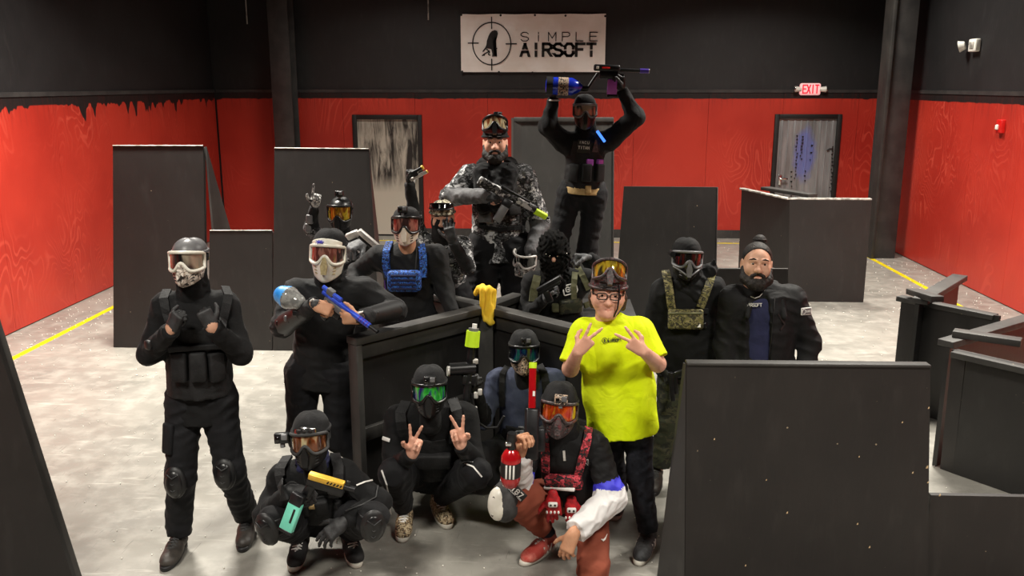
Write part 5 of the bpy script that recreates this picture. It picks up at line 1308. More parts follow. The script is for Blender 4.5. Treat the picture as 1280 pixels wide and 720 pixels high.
p.hand('l', (.6, -.1, .7), (-.1, 1, .1), 1, 'vee', 0, fore=J['el']*.5+J['wl']*.5, rfore=.036, sc=.93); p.hand('r', (-.72, -.1, .5), (.1, 1, .1), -1, 'vee', 0, fore=J['er']*.5+J['wr']*.5, rfore=.036, sc=.93)
p.finish(['skin_pink', 'lips']); eyes(p.root, M)
mb = MB(); mb.M = M                                                 # glasses
for s_ in (-1, 1):
    mb.tube([(s_*.033+.025*math.copysign(abs(math.cos(a))**.5, math.cos(a)), -.107+.006*math.cos(a)*s_, .0+.0155*math.copysign(abs(math.sin(a))**.5, math.sin(a))) for a in [i*math.pi/12 for i in range(25)]], .0028, 6, False)
    mb.tube([(s_*.057, -.104, .006), (s_*.08, -.03, .01), (s_*.082, .01, .008)], .0025, 6)
mb.tube([(-.01, -.11, .005), (.01, -.11, .005)], .0026, 6); mb.build('glasses', 'plastic_black', p.root)
hs = Solid(.02); hs.ell((0, .03, .01), (.088, .098, .085)); hs.cone((-.08, .03, -.02), (-.075, .03, -.065), .02, .014); hs.cone((.08, .03, -.02), (.078, .03, -.07), .022, .016); hs.half((0, -.052, 0), (0, -1, 0), (-.2, -.2, -.2), (.2, .2, .2))
o = mesh_object('hair', [xf(hs.mesh(.007), M)], ['hair_brown'], p.root)
MH = M @ Matrix.Translation((0, 0, .062)) @ Matrix.Rotation(math.radians(-48), 4, 'X')
cap = beanie(p.root, M, 'helmet_red', .036, .006, .1, .008, 'head_wrap')
mk = goggle_mask(p.root, M @ Matrix.Translation((0, -.012, .092)) @ Matrix.Rotation(math.radians(-24), 4, 'X') @ Matrix.Scale(.93, 4), 'helmet_red', 'lens_gold', 'helmet_red', label='dark red mask with gold lens pushed up on the forehead', chin=-.075)
mb = MB(); mb.M = M; mb.tube([(.05, -.09, .06), (.05, -.112, 0), (.046, -.1, -.06), (.03, -.085, -.1), (.05, -.06, -.09), (.075, -.02, -.06)], .0045, 6); mb.build('chin_strap', 'plastic_black', p.root)
q, g = p.hit(765, 425, SJ, .004); PM = frame_at(q, g, p.up); words(p.root, PM @ Matrix.Translation((.014, 0, -.004)), 'AIRSOFT', .014, 'print_black', .008, .0105, .0028, -.002); words(p.root, PM @ Matrix.Translation((.014, 0, .009)), 'SiMPLE', .007, 'print_black', .006, .0122, .001, -.002)
mb = MB(); mb.M = PM; mb.tube([(-.038+.014*math.cos(a), -.003, .014*math.sin(a)) for a in [i*math.pi/8 for i in range(17)]], .0016, 6, False); mb.prism([(-.042, -.009), (-.034, -.009), (-.035, .004), (-.038, .01), (-.042, .004)], -.004, -.002); mb.build('shirt_emblem', 'print_black', p.root)
shoe(p.root, h1, d1_, ('sneaker_grey', 'sole_white', 'rubber'), .28, 0, 'running_shoe'); shoe(p.root, h2, d2_, ('sneaker_grey', 'sole_white', 'rubber'), .29, 0, 'running_shoe', stripes='white_line')
p.check()

# ---- 8: camo chest rig, black hoodie
p = Person('standing person in black hoodie with olive camouflage chest rig and silver nosed mask', 5.42, 8)
p.joints(hd=(858, 323, -.05), sl=(829, 366, 0), sr=(892, 362, .02), el=(812, 414, .02), er=(908, 418, .06), wl=(832, 460, -.08), wr=(900, 462, 0), hl=(842, 450, 0), hr=(880, 450, 0), kl=(836, 528, -.02), kr=(882, 528, 0), al=((.74, 5.4, .1),), ar=((1.0, 5.46, .1),))
SJ, ST = dress(p, 'cloth_black', 'camo_dark', bulk=1.12, fold=.007, jname='hoodie', jk=dict(hem=.08, belly=.178), ak=dict(ru=.078, rf=.064, rw=.05), tk=dict(rt=.1, rk=.08, ra=.072), mats=['cloth_black'])
M = head_matrix(p.J['hd'], 0, -3, 2); p.head(M, .007, cover=1)
p.hand('l', (.1, -.05, -1), (.8, 0, 0), 1, 'grip', 2, fore=p.J['el']*.2+p.J['wl']*.8, mfore=0); p.hand('r', (0, 0, -1), (-.8, 0, 0), -1, 'relaxed', 2)
p.finish(['skin', 'cloth_black', 'glove_black']); gaiter(p, 'cloth_black', .095)
mk = goggle_mask(p.root, M, 'plastic_black', 'lens_dark', 'plastic_grey', vents='plastic_grey', label='black mask with dark lens and silver nose piece'); beanie(p.root, M, 'cloth_black', .045, .006, .082, .002, 'skull_cap', False)
for s_ in (-1, 1): mb = MB(); mb.M = M; mb.tube([(s_*.014, -.14, -.085), (s_*.05, -.125, -.06), (s_*.085, -.06, -.045)], .006, 6); mb.build('cheek_bar', 'plastic_grey', mk)
mb = MB(); mb.M = M; mb.tube([(-.1, -.1, .035), (-.1, -.02, .035)], .017, 12); lt = mb.build('side_light', 'plastic_black', mk); 
S = Solid(.02); a = p.J['nk']                                       # hood falling to the side
S.cone(a+A3((.02, -.07, .0)), a+A3((.13, .0, .11)), .06, .035); S.cone(a+A3((-.08, -.06, .02)), a+A3((.03, -.1, -.04)), .04, .045); S.cone(a+A3((.13, .0, .1)), a+A3((.05, .12, .05)), .045, .05); S.cone(a+A3((.14, .01, .11)), a+A3((.15, .0, .17)), .028, .006)
S.fold = folds(83, .008, .06); p.wear('hood', S, .008, ['cloth_black'])
rg = None
o, PM = p.pouch(SJ, 857, 399, .215, .125, .055, 'camo_olive', 'chest_pouch', sink=.2, bev=.014); rg = o
mb = MB(); mb.M = PM; mb.box((0, -.03, .035), (.2, .012, .012), None, .004); mb.build('pouch_seam', 'olive', rg); mb = MB(); mb.M = PM; mb.prism([(.07, -.05), (.09, -.05), (.09, -.03), (.084, -.03)], -.034, -.03); mb.build('pouch_tag', 'white_line', rg)
p.strap(SJ, ((841, 386), (838, 372), (835, 355), (832, 342)), .05, 'camo_olive', 'rig_strap', .014, rg, lift=.01); p.strap(SJ, ((874, 384), (880, 368), (887, 352), (892, 338)), .05, 'camo_olive', 'rig_strap', .014, rg, lift=.01)
p.strap(SJ, ((838, 391), (860, 391), (884, 388)), .03, 'vest_black', 'webbing', .012, rg, lift=.006)
for u, v in ((866, 388), (880, 406)): p.pouch(SJ, u, v, .03, .04, .03, 'plastic_black', 'buckle', rg)
for e in 'lr': a_ = p.J['a'+e]; shoe(p.root, a_-np.array((0, -.065, .1)), (0 if e == 'r' else -.2, -1), ('boot', 'rubber', 'strap_grey'), .29, .03, 'boot')
c = p.pt(840, 480, -.16); t = Thing('holstered_pistol', 'dark pistol hanging at the hip of the camouflage rig wearer', 'airsoft gun', aim(p.pt(838, 466, -.2), p.pt(843, 520, -.2), (-1, 0, .2)))
t.box('slide', 'gunmetal', (.09, 0, .0), (.19, .028, .03), .006); t.box('frame', 'plastic_black', (.07, 0, -.025), (.14, .026, .025), .006); t.box('grip', 'plastic_black', (.01, 0, -.07), (.045, .028, .09), .008, rot=12)
p.check()

# ---- 9: bearded man with bun, black shell jacket
p = Person('bearded person with hair in a bun wearing an open black jacket', 5.25, 9)
p.joints(hd=(946, 330, -.02), sl=(916, 375, 0), sr=(990, 375, .02), el=(906, 432, .0), er=(1012, 430, .02), wl=(912, 486, -.06), wr=(1003, 486, -.08), hl=(932, 460, 0), hr=(976, 460, 0), kl=(930, 545, 0), kr=(978, 545, 0), al=((1.24, 5.22, .1),), ar=((1.5, 5.25, .1),))
p.begin().under(0); J = p.J
S = Solid(.03); p.trunk(S, .96, 0); p.wear('t_shirt', S, .009, ['navy']); STs = S
S = Solid(.03); p.trunk(S, 1.12, 0, hem=.1)
for e in 'lr': p.arm(S, e, 0, .082, .066, .052)
S.fold = folds(91, .008, .09)
c0 = A3(at(941, 395, 5.25)); S.cone(c0+p.up*.2+p.n*.22, c0-p.up*.5+p.n*.22, .075, .085, 0, 2.6, p.n, k=.012, sub=True)
p.wear('open_jacket', S, .008, ['shell_jacket'], 'open black soft shell jacket'); SJ = S
ST = Solid(.03); p.legs(ST, 0); p.wear('trousers', ST, .011, ['trouser_black'])
M = head_matrix(J['hd'], -6, -9, 3, 1.06); p.head(M, .0036, face=True, mouth=1)
p.hand('l', (0, -.1, -1), (.9, 0, 0), 1, 'relaxed', 0); p.hand('r', (0, -.1, -1), (-.9, 0, 0), -1, 'relaxed', 0); p.finish(['skin', 'lips']); eyes(p.root, M)
def beard(root, M, full=1., m='hair_dark'):
    b = Solid(.02)
    for s_ in (-1, 1):
        b.cone((s_*.071, -.012, -.028), (s_*.06, -.04, -.085), .017, .028*full); b.cone((s_*.06, -.04, -.085), (s_*.02, -.078, -.112*full), .028*full, .034*full)
        b.cone((s_*.004, -.1, -.051), (s_*.03, -.091, -.064), .0085, .0085, k=.008); b.cone((s_*.03, -.091, -.064), (s_*.036, -.078, -.09), .009, .018, k=.01)
    b.ell((0, -.08, -.112*full), (.038*full, .03, .032*full)); b.cone((-.016, -.1, -.087), (.016, -.1, -.087), .008, .008, k=.006)
    b.fold = folds(5, .003, .02); return mesh_object('beard', [xf(b.mesh(.005), M)], [m], root)
beard(p.root, M, 1.0)
hs = Solid(.015); hs.ell((0, .022, .038), (.083, .1, .088)); hs.half((0, -.055, .068), (0, -.92, .0), (-.2, -.2, -.2), (.2, .2, .2)); hs.half((0, 0, -.03), (0, 0, -1), (-.2, -.2, -.2), (.2, .2, .2)); hs.half((0, -.012, .02), (0, -.8, -.6), (-.2, -.2, -.2), (.2, .2, .2))
hs.p = hs.p[:1] + hs.p[3:]; hs.half((0, -.045, .06), (0, -.9, -.45), (-.2, -.2, -.2), (.2, .2, .2))
o = mesh_object('hair', [xf(hs.mesh(.006), M)], ['hair_dark'], p.root)
mb = MB(); mb.M = M; mb.ell((.012, .06, .136), (.036, .036, .032)); bn_ = mb.build('hair_bun', 'hair_dark', o)
for k in range(4): mb = MB(); mb.M = M; mb.tube([(.012+.034*math.cos(a), .06+.034*math.sin(a), .125+.012*k) for a in [i*math.pi/6+k for i in range(13)]], .007, 6, False); mb.build('hair_coil', 'hair_dark', bn_) if k < 2 else mb.bm.free()
S = Solid(.015); nk = J['nk']                                       # raised collar, open in front
S.cone(nk+A3((-.075, -.05, .0)), nk+A3((-.07, .04, .04)), .024, .03); S.cone(nk+A3((.08, -.06, .0)), nk+A3((.075, .04, .05)), .028, .034); S.cone(nk+A3((-.07, .05, .04)), nk+A3((.07, .05, .05)), .03, .03)
S.cone(nk+A3((.09, -.07, .0)), nk+A3((.1, -.13, -.1)), .028, .02); S.cone(nk+A3((-.09, -.06, .0)), nk+A3((-.115, -.13, -.1)), .026, .018); p.wear('collar', S, .008, ['shell_jacket'])
ch = [p.hit(u, v, STs, .008)[0] for u, v in ((931, 356), (933, 364), (938, 371), (943, 373), (949, 371), (955, 364), (959, 355))]
ch = [q+p.n*.006 for q in ch]; mb = MB(); mb.tube(ch, .003, 8); mb.build('neck_chain', 'silver', p.root)
q, g = p.hit(942, 381, STs, .006); words(p.root, frame_at(q+p.n*.004, g, p.up), 'AIRSOFT', .018, 'white_line', .011, .0135, .0035)
q, g = p.hit(1007, 389, SJ, .004); o, PM = flat_patch(p.root, q, g, p.up, .085, .045, 'white_line', 'arm_patch', .004, .003, 6, 'white arm patch with ape emblem')
mb = MB(); mb.M = PM; mb.box((0, -.003, 0), (.076, .005, .036), None, .002); mb.build('patch_field', 'plastic_grey', o)
words(p.root, PM @ Matrix.Translation((.016, 0, 0)), 'SIMPLE', .012, 'white_line', .006, .0078, .0018, -.0065)
mb = MB(); mb.M = PM; mb.tube([(-.024+.013*math.cos(a), -.006, .013*math.sin(a)) for a in [i*math.pi/8 for i in range(17)]], .0018, 6, False); mb.build('patch_ring', 'white_line', o)
p.strap(SJ, ((968, 372), (966, 400), (964, 430), (962, 450)), .006, 'rubber', 'zip', .004); p.strap(SJ, ((972, 392), (980, 405), (975, 412)), .012, 'rubber', 'pocket_zip', .004)
for e in 'lr': a_ = J['a'+e]; shoe(p.root, a_-np.array((0, -.065, .1)), (0, -1), ('sneaker_black', 'rubber', 'strap_grey'), .29, 0, 'shoe')
p.check()

# ---- 10: furry black mask behind the right wing, pistol
p = Person('person in shaggy black face cover with olive harness aiming a small pistol upward', 5.98, 10)
p.joints(hd=(692, 316, -.05), sl=(664, 354, 0), sr=(733, 350, .02), el=(656, 396, -.05), er=(768, 342, -.02), wl=(681, 374, -.24), wr=(736, 322, -.14), hl=(678, 428, .02), hr=(722, 428, .02), kl=(678, 505, 0), kr=(722, 505, 0), al=((.08, 6.0, .1),), ar=((.36, 6.03, .1),))
SJ, ST = dress(p, 'cloth_black', 'trouser_black', bulk=1.02, h=.01, ht=.013)
M = head_matrix(p.J['hd'], 0, 4, -2, 1.1); p.head(M, .007, cover=1)
p.hand('l', (.35, -.2, .6), (.6, .5, -.3), 1, 'grip', 2); p.hand('r', (-.75, -.1, .1), (-.1, -.3, -.9), 1, 'grip', 2, sc=1.1); p.finish(['skin', 'cloth_black', 'glove_grey'])
S = Solid(.03); S.ell((0, .0, .03), (.098, .118, .115)); S.cone((0, -.03, -.02), (0, -.03, -.12), .095, .075); S.cone((0, .02, -.08), (0, .0, -.19), .085, .1); S.ell((0, -.13, .0), (.06, .03, .025), k=.02, sub=True)
S.fold = lambda P: .009*np.sin(P[:, 0]*160+3*np.sin(P[:, 2]*50))*np.sin(P[:, 2]*110+2*np.sin(P[:, 0]*70)); o = mesh_object('shaggy_hood', [xf(S.mesh(.006), M)], ['fur_black'], p.root)
mb = MB(); mb.M = M; mb.ell((.0, -.1, -.018), (.014, .018, .016)); mb.build('nose', 'skin_pink', p.root)
for x, z in ((-.045, .022), (.045, .022), (-.026, .008), (.024, .008), (.08, .02)): mb = MB(); mb.M = M; mb.ell((x, -.122+abs(x)*.35, z), (.006, .005, .006)); mb.build('stud', 'chrome', o)
p.strap(SJ, ((665, 376), (668, 360), (672, 346)), .055, 'olive', 'harness_strap', .014, lift=.008); p.strap(SJ, ((716, 376), (716, 358), (718, 342)), .04, 'olive', 'harness_strap', .014, lift=.008); p.strap(SJ, ((735, 360), (728, 345), (722, 334)), .04, 'olive', 'harness_strap', .014, lift=.008); p.strap(SJ, ((728, 382), (740, 378)), .04, 'olive', 'harness_strap', .014, lift=.008)
p.pouch(SJ, 712, 382, .17, .1, .06, 'camo_dark', 'belt_pouch', bev=.02); p.pouch(SJ, 695, 384, .06, .06, .05, 'olive', 'belt_pouch')
q, g = p.hit(712, 361, SJ, .006); PM = frame_at(q, g, p.up, -10); mb = MB(); mb.M = PM; rr = [(-.045, -.035), (.04, -.035), (.05, -.02), (.05, .03), (-.045, .03), (-.05, .015), (-.05, -.03), (-.045, -.035)]
mb.tube([(a, -.004, b) for a, b in rr], .005, 6); mb.build('shirt_emblem', 'white_line', p.root); words(p.root, PM, 'GS', .032, 'white_line', .024, .034, .008, -.004)
t = Thing('pistol', 'small black pistol in the grey glove of the shaggy masked person', 'airsoft gun', aim(p.pt(673, 365, -.38), p.pt(704, 347, -.42), (-.5, -.2, .8)))
L = .19; t.box('slide', 'gunmetal', (L/2, 0, .012), (L, .028, .03), .005); t.box('frame', 'plastic_black', (L*.45, 0, -.012), (L*.85, .026, .02), .004); t.box('grip', 'plastic_black', (.035, 0, -.06), (.045, .028, .09), .008, rot=14); t.box('trigger_guard', 'plastic_black', (.08, 0, -.032), (.045, .012, .02), .004)
for e in 'lr': a_ = p.J['a'+e]; shoe(p.root, a_-np.array((0, -.065, .1)), (0, -1), ('boot', 'rubber', 'strap_grey'), .29, .02, 'boot')
p.check()

# ---- 11: back left, pointing up
p = Person('person with gold mirrored goggles and black white jersey pointing upward', 6.6, 11)
p.joints(hd=(426, 267, -.05), sl=(404, 303, 0), sr=(452, 305, .02), el=(389, 285, -.05), er=(470, 322, -.15), wl=(393, 258, -.12), wr=(455, 303, -.4), hl=(412, 372, 0), hr=(446, 372, 0), kl=(410, 430, 0), kr=(448, 430, 0), al=((-1.62, 6.6, .1),), ar=((-1.32, 6.63, .1),))
SJ, ST = dress(p, 'jersey_bw', 'trouser_black', h=.011, ht=.013, jname='jersey', ak=dict(ru=.058, rf=.05, rw=.036, mf=1), mats=['jersey_bw', 'cloth_black2'], jk=dict(chest=.15))
M = head_matrix(p.J['hd'], 0, 2); p.head(M, .007, skin=0, cover=1)
p.hand('l', (.25, -.05, .9), (.2, -1, 0), -1, 'point', 3, sc=1.0); p.hand('r', (-.3, -.3, -.1), (.1, .3, -.9), 1, 'fist', 2, sc=1.5); p.finish(['skin', 'cloth_black', 'glove_grey', 'camo_white'])
goggle_mask(p.root, M, 'plastic_black', 'lens_gold', 'plastic_black', label='black mask with gold mirrored lens', ztop=.075); beanie(p.root, M, 'plastic_black', .05, .01, .07, 0, 'helmet_shell'); action_camera(p.root, M, (0, -.02, .155), 1.0)
a, b = V3(p.J['el']), V3(p.J['wl'])
for k in range(2): c = a+(b-a)*(.05+.4*k); mb = MB(); mb.box(c+Vector((-.01, -.05, 0)), (.05, .02, .07), None, .008); mb.build('arm_guard', 'plastic_grey', p.root)
t = Thing('white_pistol', 'white pistol in a grey glove resting on the blue rig wearer shoulder', 'airsoft gun', aim(p.pt(447, 287, -.6), p.pt(484, 319, -.5), (.6, -.3, .6)))
t.box('slide', 'silver', (.13, 0, .0), (.24, .034, .04), .008); t.tube('barrel', 'silver', [(.2, 0, -.02), (.28, 0, -.02)], .014); t.box('frame', 'gunmetal', (.1, 0, -.03), (.16, .03, .025), .006); t.box('grip', 'silver', (.01, 0, -.06), (.05, .034, .1), .01, rot=14)
for e in 'lr': a_ = p.J['a'+e]; shoe(p.root, a_-np.array((0, -.065, .1)), (0, -1), ('sneaker_black', 'rubber', 'strap_grey'), .28, 0, 'shoe')
p.check()

# ---- 12: cream mask, blue camouflage rig
p = Person('person with cream half mask and blue camouflage chest rig behind the barricade', 5.86, 12)
p.joints(hd=(508, 282, -.05), sl=(472, 322, 0), sr=(546, 320, .02), el=(446, 340, .05), er=(556, 362, .0), wl=(440, 358, -.1), wr=(566, 392, -.14), hl=(490, 402, 0), hr=(532, 402, 0), kl=(488, 470, 0), kr=(534, 470, 0), al=((-1.1, 5.86, .1),), ar=((-.85, 5.9, .1),))
SJ, ST = dress(p, 'charcoal', 'trouser_black', h=.01, ht=.013, jname='t_shirt', mats=['cloth_black2'], jk=dict(belly=.155), ak=dict(ru=.075, rf=.06, rw=.045))
M = head_matrix(p.J['hd'], 2, -5, 0, 1.02); p.head(M, .007, skin=0)
p.hand('l', (-.5, -.2, -.5), (0, .2, -1), 1, 'relaxed', 2); p.hand('r', (.3, -.4, -.8), (-.6, .2, -.2), -1, 'grip', 2); p.finish(['skin_warm', 'cloth_black', 'glove_grey'])
goggle_mask(p.root, M, 'cream_shell', 'lens_rose', 'plastic_black', label='cream lower face mask with clear rose goggles', ztop=.06); beanie(p.root, M, 'knit_black', .052, .008, .07, .002); action_camera(p.root, M, (-.012, -.085, .11), 1.0)
for px in (((488, 345), (484, 330), (484, 316), (488, 306)), ((527, 346), (528, 330), (528, 316), (526, 305))): p.strap(SJ, px, .05, 'camo_blue', 'rig_strap', .018, lift=.01)
o, PM = p.pouch(SJ, 506, 350, .225, .145, .08, 'camo_blue', 'chest_pouch', bev=.025, sink=.2)
for k in range(4): mb = MB(); mb.M = PM; mb.box((0, -.04, .045-.03*k), (.17, .012, .014), None, .004); mb.build('webbing_row', 'navy', o)
p.strap(SJ, ((482, 350), (483, 362)), .01, 'violet', 'cord', .006)
p.strap(SJ, ((521, 312), (520, 325), (519, 338)), .008, 'strap_grey', 'bib_edge', .004)
for e in 'lr': a_ = p.J['a'+e]; shoe(p.root, a_-np.array((0, -.065, .1)), (0, -1), ('sneaker_black', 'rubber', 'strap_grey'), .28, 0, 'shoe')
p.check()
t = Thing('marker_on_rail', 'dark marker with thin red rod lying on the back rail by the blue rig', 'paintball marker', aim(at(541, 356, 6.06), at(566, 361, 5.95)))
t.box('body', 'gunmetal', (.06, 0, .0), (.15, .04, .05), .01); t.tube('rod', 'red_gloss', [(.02, 0, .0), (.022, 0, .1)], .006, 8); t.tube('tank', 'clear_smoke', [(.1, 0, 0), (.18, 0, .01)], .03); t.box('knob', 'silver', (.0, -.01, -.01), (.04, .04, .04), .01)

# ---- 13: pale camo cap, covering the face, arm up with a silver pistol
p = Person('person in pale camouflage cap with gloved hand over the face and pistol raised', 6.5, 13)
p.joints(hd=(553, 272, -.05), sl=(530, 306, 0), sr=(580, 308, .02), el=(517, 268, .02), er=(585, 335, -.1), wl=(512, 228, .0), wr=(566, 302, -.24), hl=(538, 372, 0), hr=(576, 372, 0), kl=(536, 430, 0), kr=(578, 430, 0), al=((-.86, 6.5, .1),), ar=((-.66, 6.53, .1),))
SJ, ST = dress(p, 'jersey_bw', 'trouser_black', h=.011, ht=.013, jname='jersey', ak=dict(ru=.055, rf=.05, rw=.038, mf=1), mats=['jersey_bw', 'cloth_black2'], jk=dict(chest=.15))
M = head_matrix(p.J['hd'], 2, 4); p.head(M, .0055, face=True)
p.hand('l', (.05, -.05, 1), (.8, -.4, 0), -1, 'fist', 2); p.hand('r', (-.25, .1, .9), (.1, 1, .1), 1, 'relaxed', 2, sc=1.1); p.finish(['skin', 'cloth_black', 'glove_black']); eyes(p.root, M)
S = Solid(.02); S.cone((0, -.02, -.04), (0, -.03, -.1), .085, .07); S.cone((0, .02, -.05), (0, .02, -.16), .08, .09); o = mesh_object('face_scarf', [xf(S.mesh(.007), M)], ['knit_black'], p.root)
o = beanie(p.root, M, 'camo_pale', .035, .0, .092, .006, 'camouflage_cap'); mb = MB(); mb.M = M; patch(mb, -60, 60, lambda t: .085, lambda t: .13-.012*(t/60)**2, lambda t, z: (.1, .12-(z-.08)*.5), 18, 4); gg = mb.build('raised_goggles', 'lens_dark', p.root); mb = MB(); mb.M = M; patch(mb, -64, 64, lambda t: .078, lambda t: .088, lambda t, z: (.104, .124), 18, 2); mb.build('goggle_frame', 'plastic_black', gg)
t = Thing('silver_pistol', 'silver pistol held high in a black glove before the red wall', 'airsoft gun', aim(p.pt(513, 223, -.06), p.pt(534, 212, -.08), (-.4, -.2, .9)))
L = .135; t.tube('lower_tube', 'silver', [(-.005, 0, -.012), (L, 0, -.012)], .013); t.tube('upper_tube', 'gunmetal', [(.02, 0, .03), (L*.9, 0, .03)], .012); t.box('bridge', 'gunmetal', (.05, 0, .01), (.04, .02, .04), .004); t.tube('muzzle_ring', 'gold', [(L*.88, 0, .03), (L*.96, 0, .03)], .017); t.tube('tube_end', 'gold', [(L, 0, -.012), (L+.006, 0, -.012)], .012)
for e in 'lr': a_ = p.J['a'+e]; shoe(p.root, a_-np.array((0, -.065, .1)), (0, -1), ('sneaker_black', 'rubber', 'strap_grey'), .28, 0, 'shoe')
p.check()
def step_box(label, x0, x1, y0, y1, z):
    r = empty('step_box', ((x0+x1)/2, (y0+y1)/2, 0), label, 'platform')
    MB().box(((x0+x1)/2, (y0+y1)/2, z-.012), (x1-x0, y1-y0, .024), None, .003).build('top_board', 'board', r)
    for c, d in ((((x0+x1)/2, y0+.012, z/2-.013), (x1-x0-.02, .02, z-.026)), (((x0+x1)/2, y1-.012, z/2-.013), (x1-x0-.02, .02, z-.026)), ((x0+.012, (y0+y1)/2, z/2-.013), (.02, y1-y0-.05, z-.026)), ((x1-.012, (y0+y1)/2, z/2-.013), (.02, y1-y0-.05, z-.026))):
        MB().box(c, d).build('side_board', 'board', r)
# ---- 14: bearded man in black and white jersey with rifle
ZP = .5; step_box('black wooden box under the bearded rifle holder', -.56, -.02, 6.45, 7.15, ZP)
p = Person('bearded person with goggles on cap and black white jersey cradling a rifle', 6.8, 14)
p.joints(hd=(619, 178, -.05), sl=(587, 221, 0), sr=(655, 221, .02), el=(562, 246, -.12), er=(676, 278, .0), wl=(606, 245, -.38), wr=(664, 312, -.16), hl=(605, 310, 0), hr=(644, 310, 0), kl=(599, 372, -.05), kr=(648, 372, 0), al=((-.44, 6.8, ZP+.1),), ar=((-.16, 6.83, ZP+.1),))
p.begin().under(0); J = p.J; S = Solid(.03); p.trunk(S, 1.2, 0, belly=.16, hem=.1)
for e in 'lr': a, b, c = J['s'+e], J['e'+e], J['w'+e]; S.cone(a, b, .085, .072, 0, k=.05); S.cone(b, c, .07, .052, 1, k=.03)
S.fold = folds(141, .009, .1); p.wear('jersey', S, .009, ['jersey_bw', 'jersey_grey'], 'baggy black and white patterned jersey'); SJ = S
ST = Solid(.03); p.legs(ST, 0, rt=.145, rk=.125, ra=.11, rh=.17); ST.fold = folds(142, .008, .12); p.wear('trousers', ST, .012, ['trouser_black'])
M = head_matrix(J['hd'], 2, -2, 0, 1.08); p.head(M, .0045, face=True, mouth=1); p.hand('l', (.8, -.2, -.05), (.1, .6, -.6), 1, 'trigger', 2, sc=1.1, tips=0); p.hand('r', (-.1, -.2, -1), (-.8, -.2, 0), -1, 'grip', 2, sc=1.1); p.finish(['skin_pink', 'lips', 'glove_black']); eyes(p.root, M); beard(p.root, M, 1.0)
beanie(p.root, M, 'knit_black', .035, .0, .1, .005)
mk = goggle_mask(p.root, M @ Matrix.Translation((0, -.008, .095)) @ Matrix.Rotation(math.radians(-22), 4, 'X') @ Matrix.Scale(.95, 4), 'plastic_black', 'lens_amber', 'plastic_black', label='black mask with amber lens pushed up on the cap', chin=-.085); action_camera(p.root, M, (.02, -.05, .19), .95)
S = Solid(.03); nk = J['nk']; S.cone(nk+A3((-.1, -.08, .02)), nk+A3((.1, -.08, .02)), .065, .065); S.cone(nk+A3((-.09, .03, .05)), nk+A3((.09, .03, .05)), .07, .07); S.cone(nk+A3((-.11, -.13, .0)), nk+A3((-.09, -.21, -.25)), .065, .05); S.cone(nk+A3((.11, -.13, .0)), nk+A3((.04, -.21, -.2)), .06, .06); S.cone(nk+A3((.0, -.14, -.02)), nk+A3((.01, -.21, -.2)), .05, .07); S.fold = folds(143, .01, .06); p.wear('scarf', S, .009, ['knit_black'], 'wide black knitted scarf')
p.strap(SJ, ((640, 225), (641, 236), (642, 250)), .055, 'strap_grey', 'shoulder_strap', .02, lift=.01)
for u, v, m_ in ((618, 258, 'vest_black'), (608, 270, 'white_nylon'), (640, 262, 'vest_black')): p.pouch(SJ, u, v, .11, .09, .07, m_ if m_ != 'white_nylon' else 'jersey_grey', 'pouch')
p.strap(SJ, ((600, 282), (625, 287), (650, 284)), .03, 'cloth_black', 'belt', .012, lift=.008)
R, Mz = p.pt(612, 232, -.42), p.pt(684, 272, -.34); t = Thing('rifle', 'black and white splinter camouflage rifle with green tip across the bearded man chest', 'airsoft gun', aim(R, Mz, (.35, -.2, .9))); L = (V3(Mz)-V3(R)).length
t.box('receiver', 'jersey_bw', (L*.3, 0, 0), (L*.5, .04, .06), .008); t.box('handguard', 'camo_white', (L*.62, 0, .01), (L*.34, .045, .05), .01); t.box('muzzle_shroud', 'neon', (L*.88, 0, .0), (L*.22, .04, .045), .01); t.tube('barrel', 'gunmetal', [(L*.95, 0, 0), (L*1.03, 0, 0)], .01); t.box('top_rail', 'gunmetal', (L*.4, 0, .04), (L*.5, .022, .016), .003); t.box('stock', 'jersey_bw', (-.03, 0, -.005), (.12, .035, .07), .01)
a, b = p.pt(634, 254, -.44), p.pt(622, 274, -.46); t.M = aim(a, b, (1, 0, .3)); t.box('magazine', 'plastic_grey', (.075, 0, 0), (.16, .03, .062), .008); t.box('magazine_well', 'gunmetal', (.0, 0, 0), (.06, .036, .075), .008)
# the spare mask hanging from the right hand
HM2 = head_matrix(p.pt(660, 320, -.2), -30, 15, 10, 1.05)
rt_ = empty('spare_mask', HM2.translation, 'white and black paintball mask dangling from the hand of the rifle holder', 'mask')
goggle_mask(rt_, HM2, 'camo_white', 'lens_dark', 'silver', name='mask_shell')
for e in 'lr': a_ = J['a'+e]; shoe(p.root, a_-np.array((0, -.065, .1)), (0, -1), ('boot', 'rubber', 'strap_grey'), .3, .02, 'boot', z=ZP)
p.check()

# ---- 15: arms raised with marker overhead
ZP2 = .74; step_box('taller black wooden box under the person with raised arms', .02, .72, 6.75, 7.45, ZP2)
p = Person('person in black with both arms raised holding a marker overhead', 7.05, 15)
p.joints(hd=(731, 139, -.03), sl=(704, 178, 0), sr=(762, 176, 0), el=(685, 158, -.05), er=(794, 146, -.03), wl=(692, 122, -.06), wr=(777, 112, -.08), hl=(711, 246, 0), hr=(744, 246, 0), kl=(697, 312, -.05), kr=(734, 314, 0), al=((.24, 7.05, ZP2+.1),), ar=((.5, 7.1, ZP2+.1),))
SJ, ST = dress(p, 'cloth_black', 'trouser_black', h=.01, ht=.012, bulk=.98, jname='hoodie', mats=['cloth_black'], ak=dict(ru=.078, rf=.07, rw=.042), jk=dict(chest=.155, belly=.14, hem=.0), tk=dict(rt=.1, rk=.08, rh=.15))
M = head_matrix(p.J['hd'], 0, 0); p.head(M, .007, cover=1)
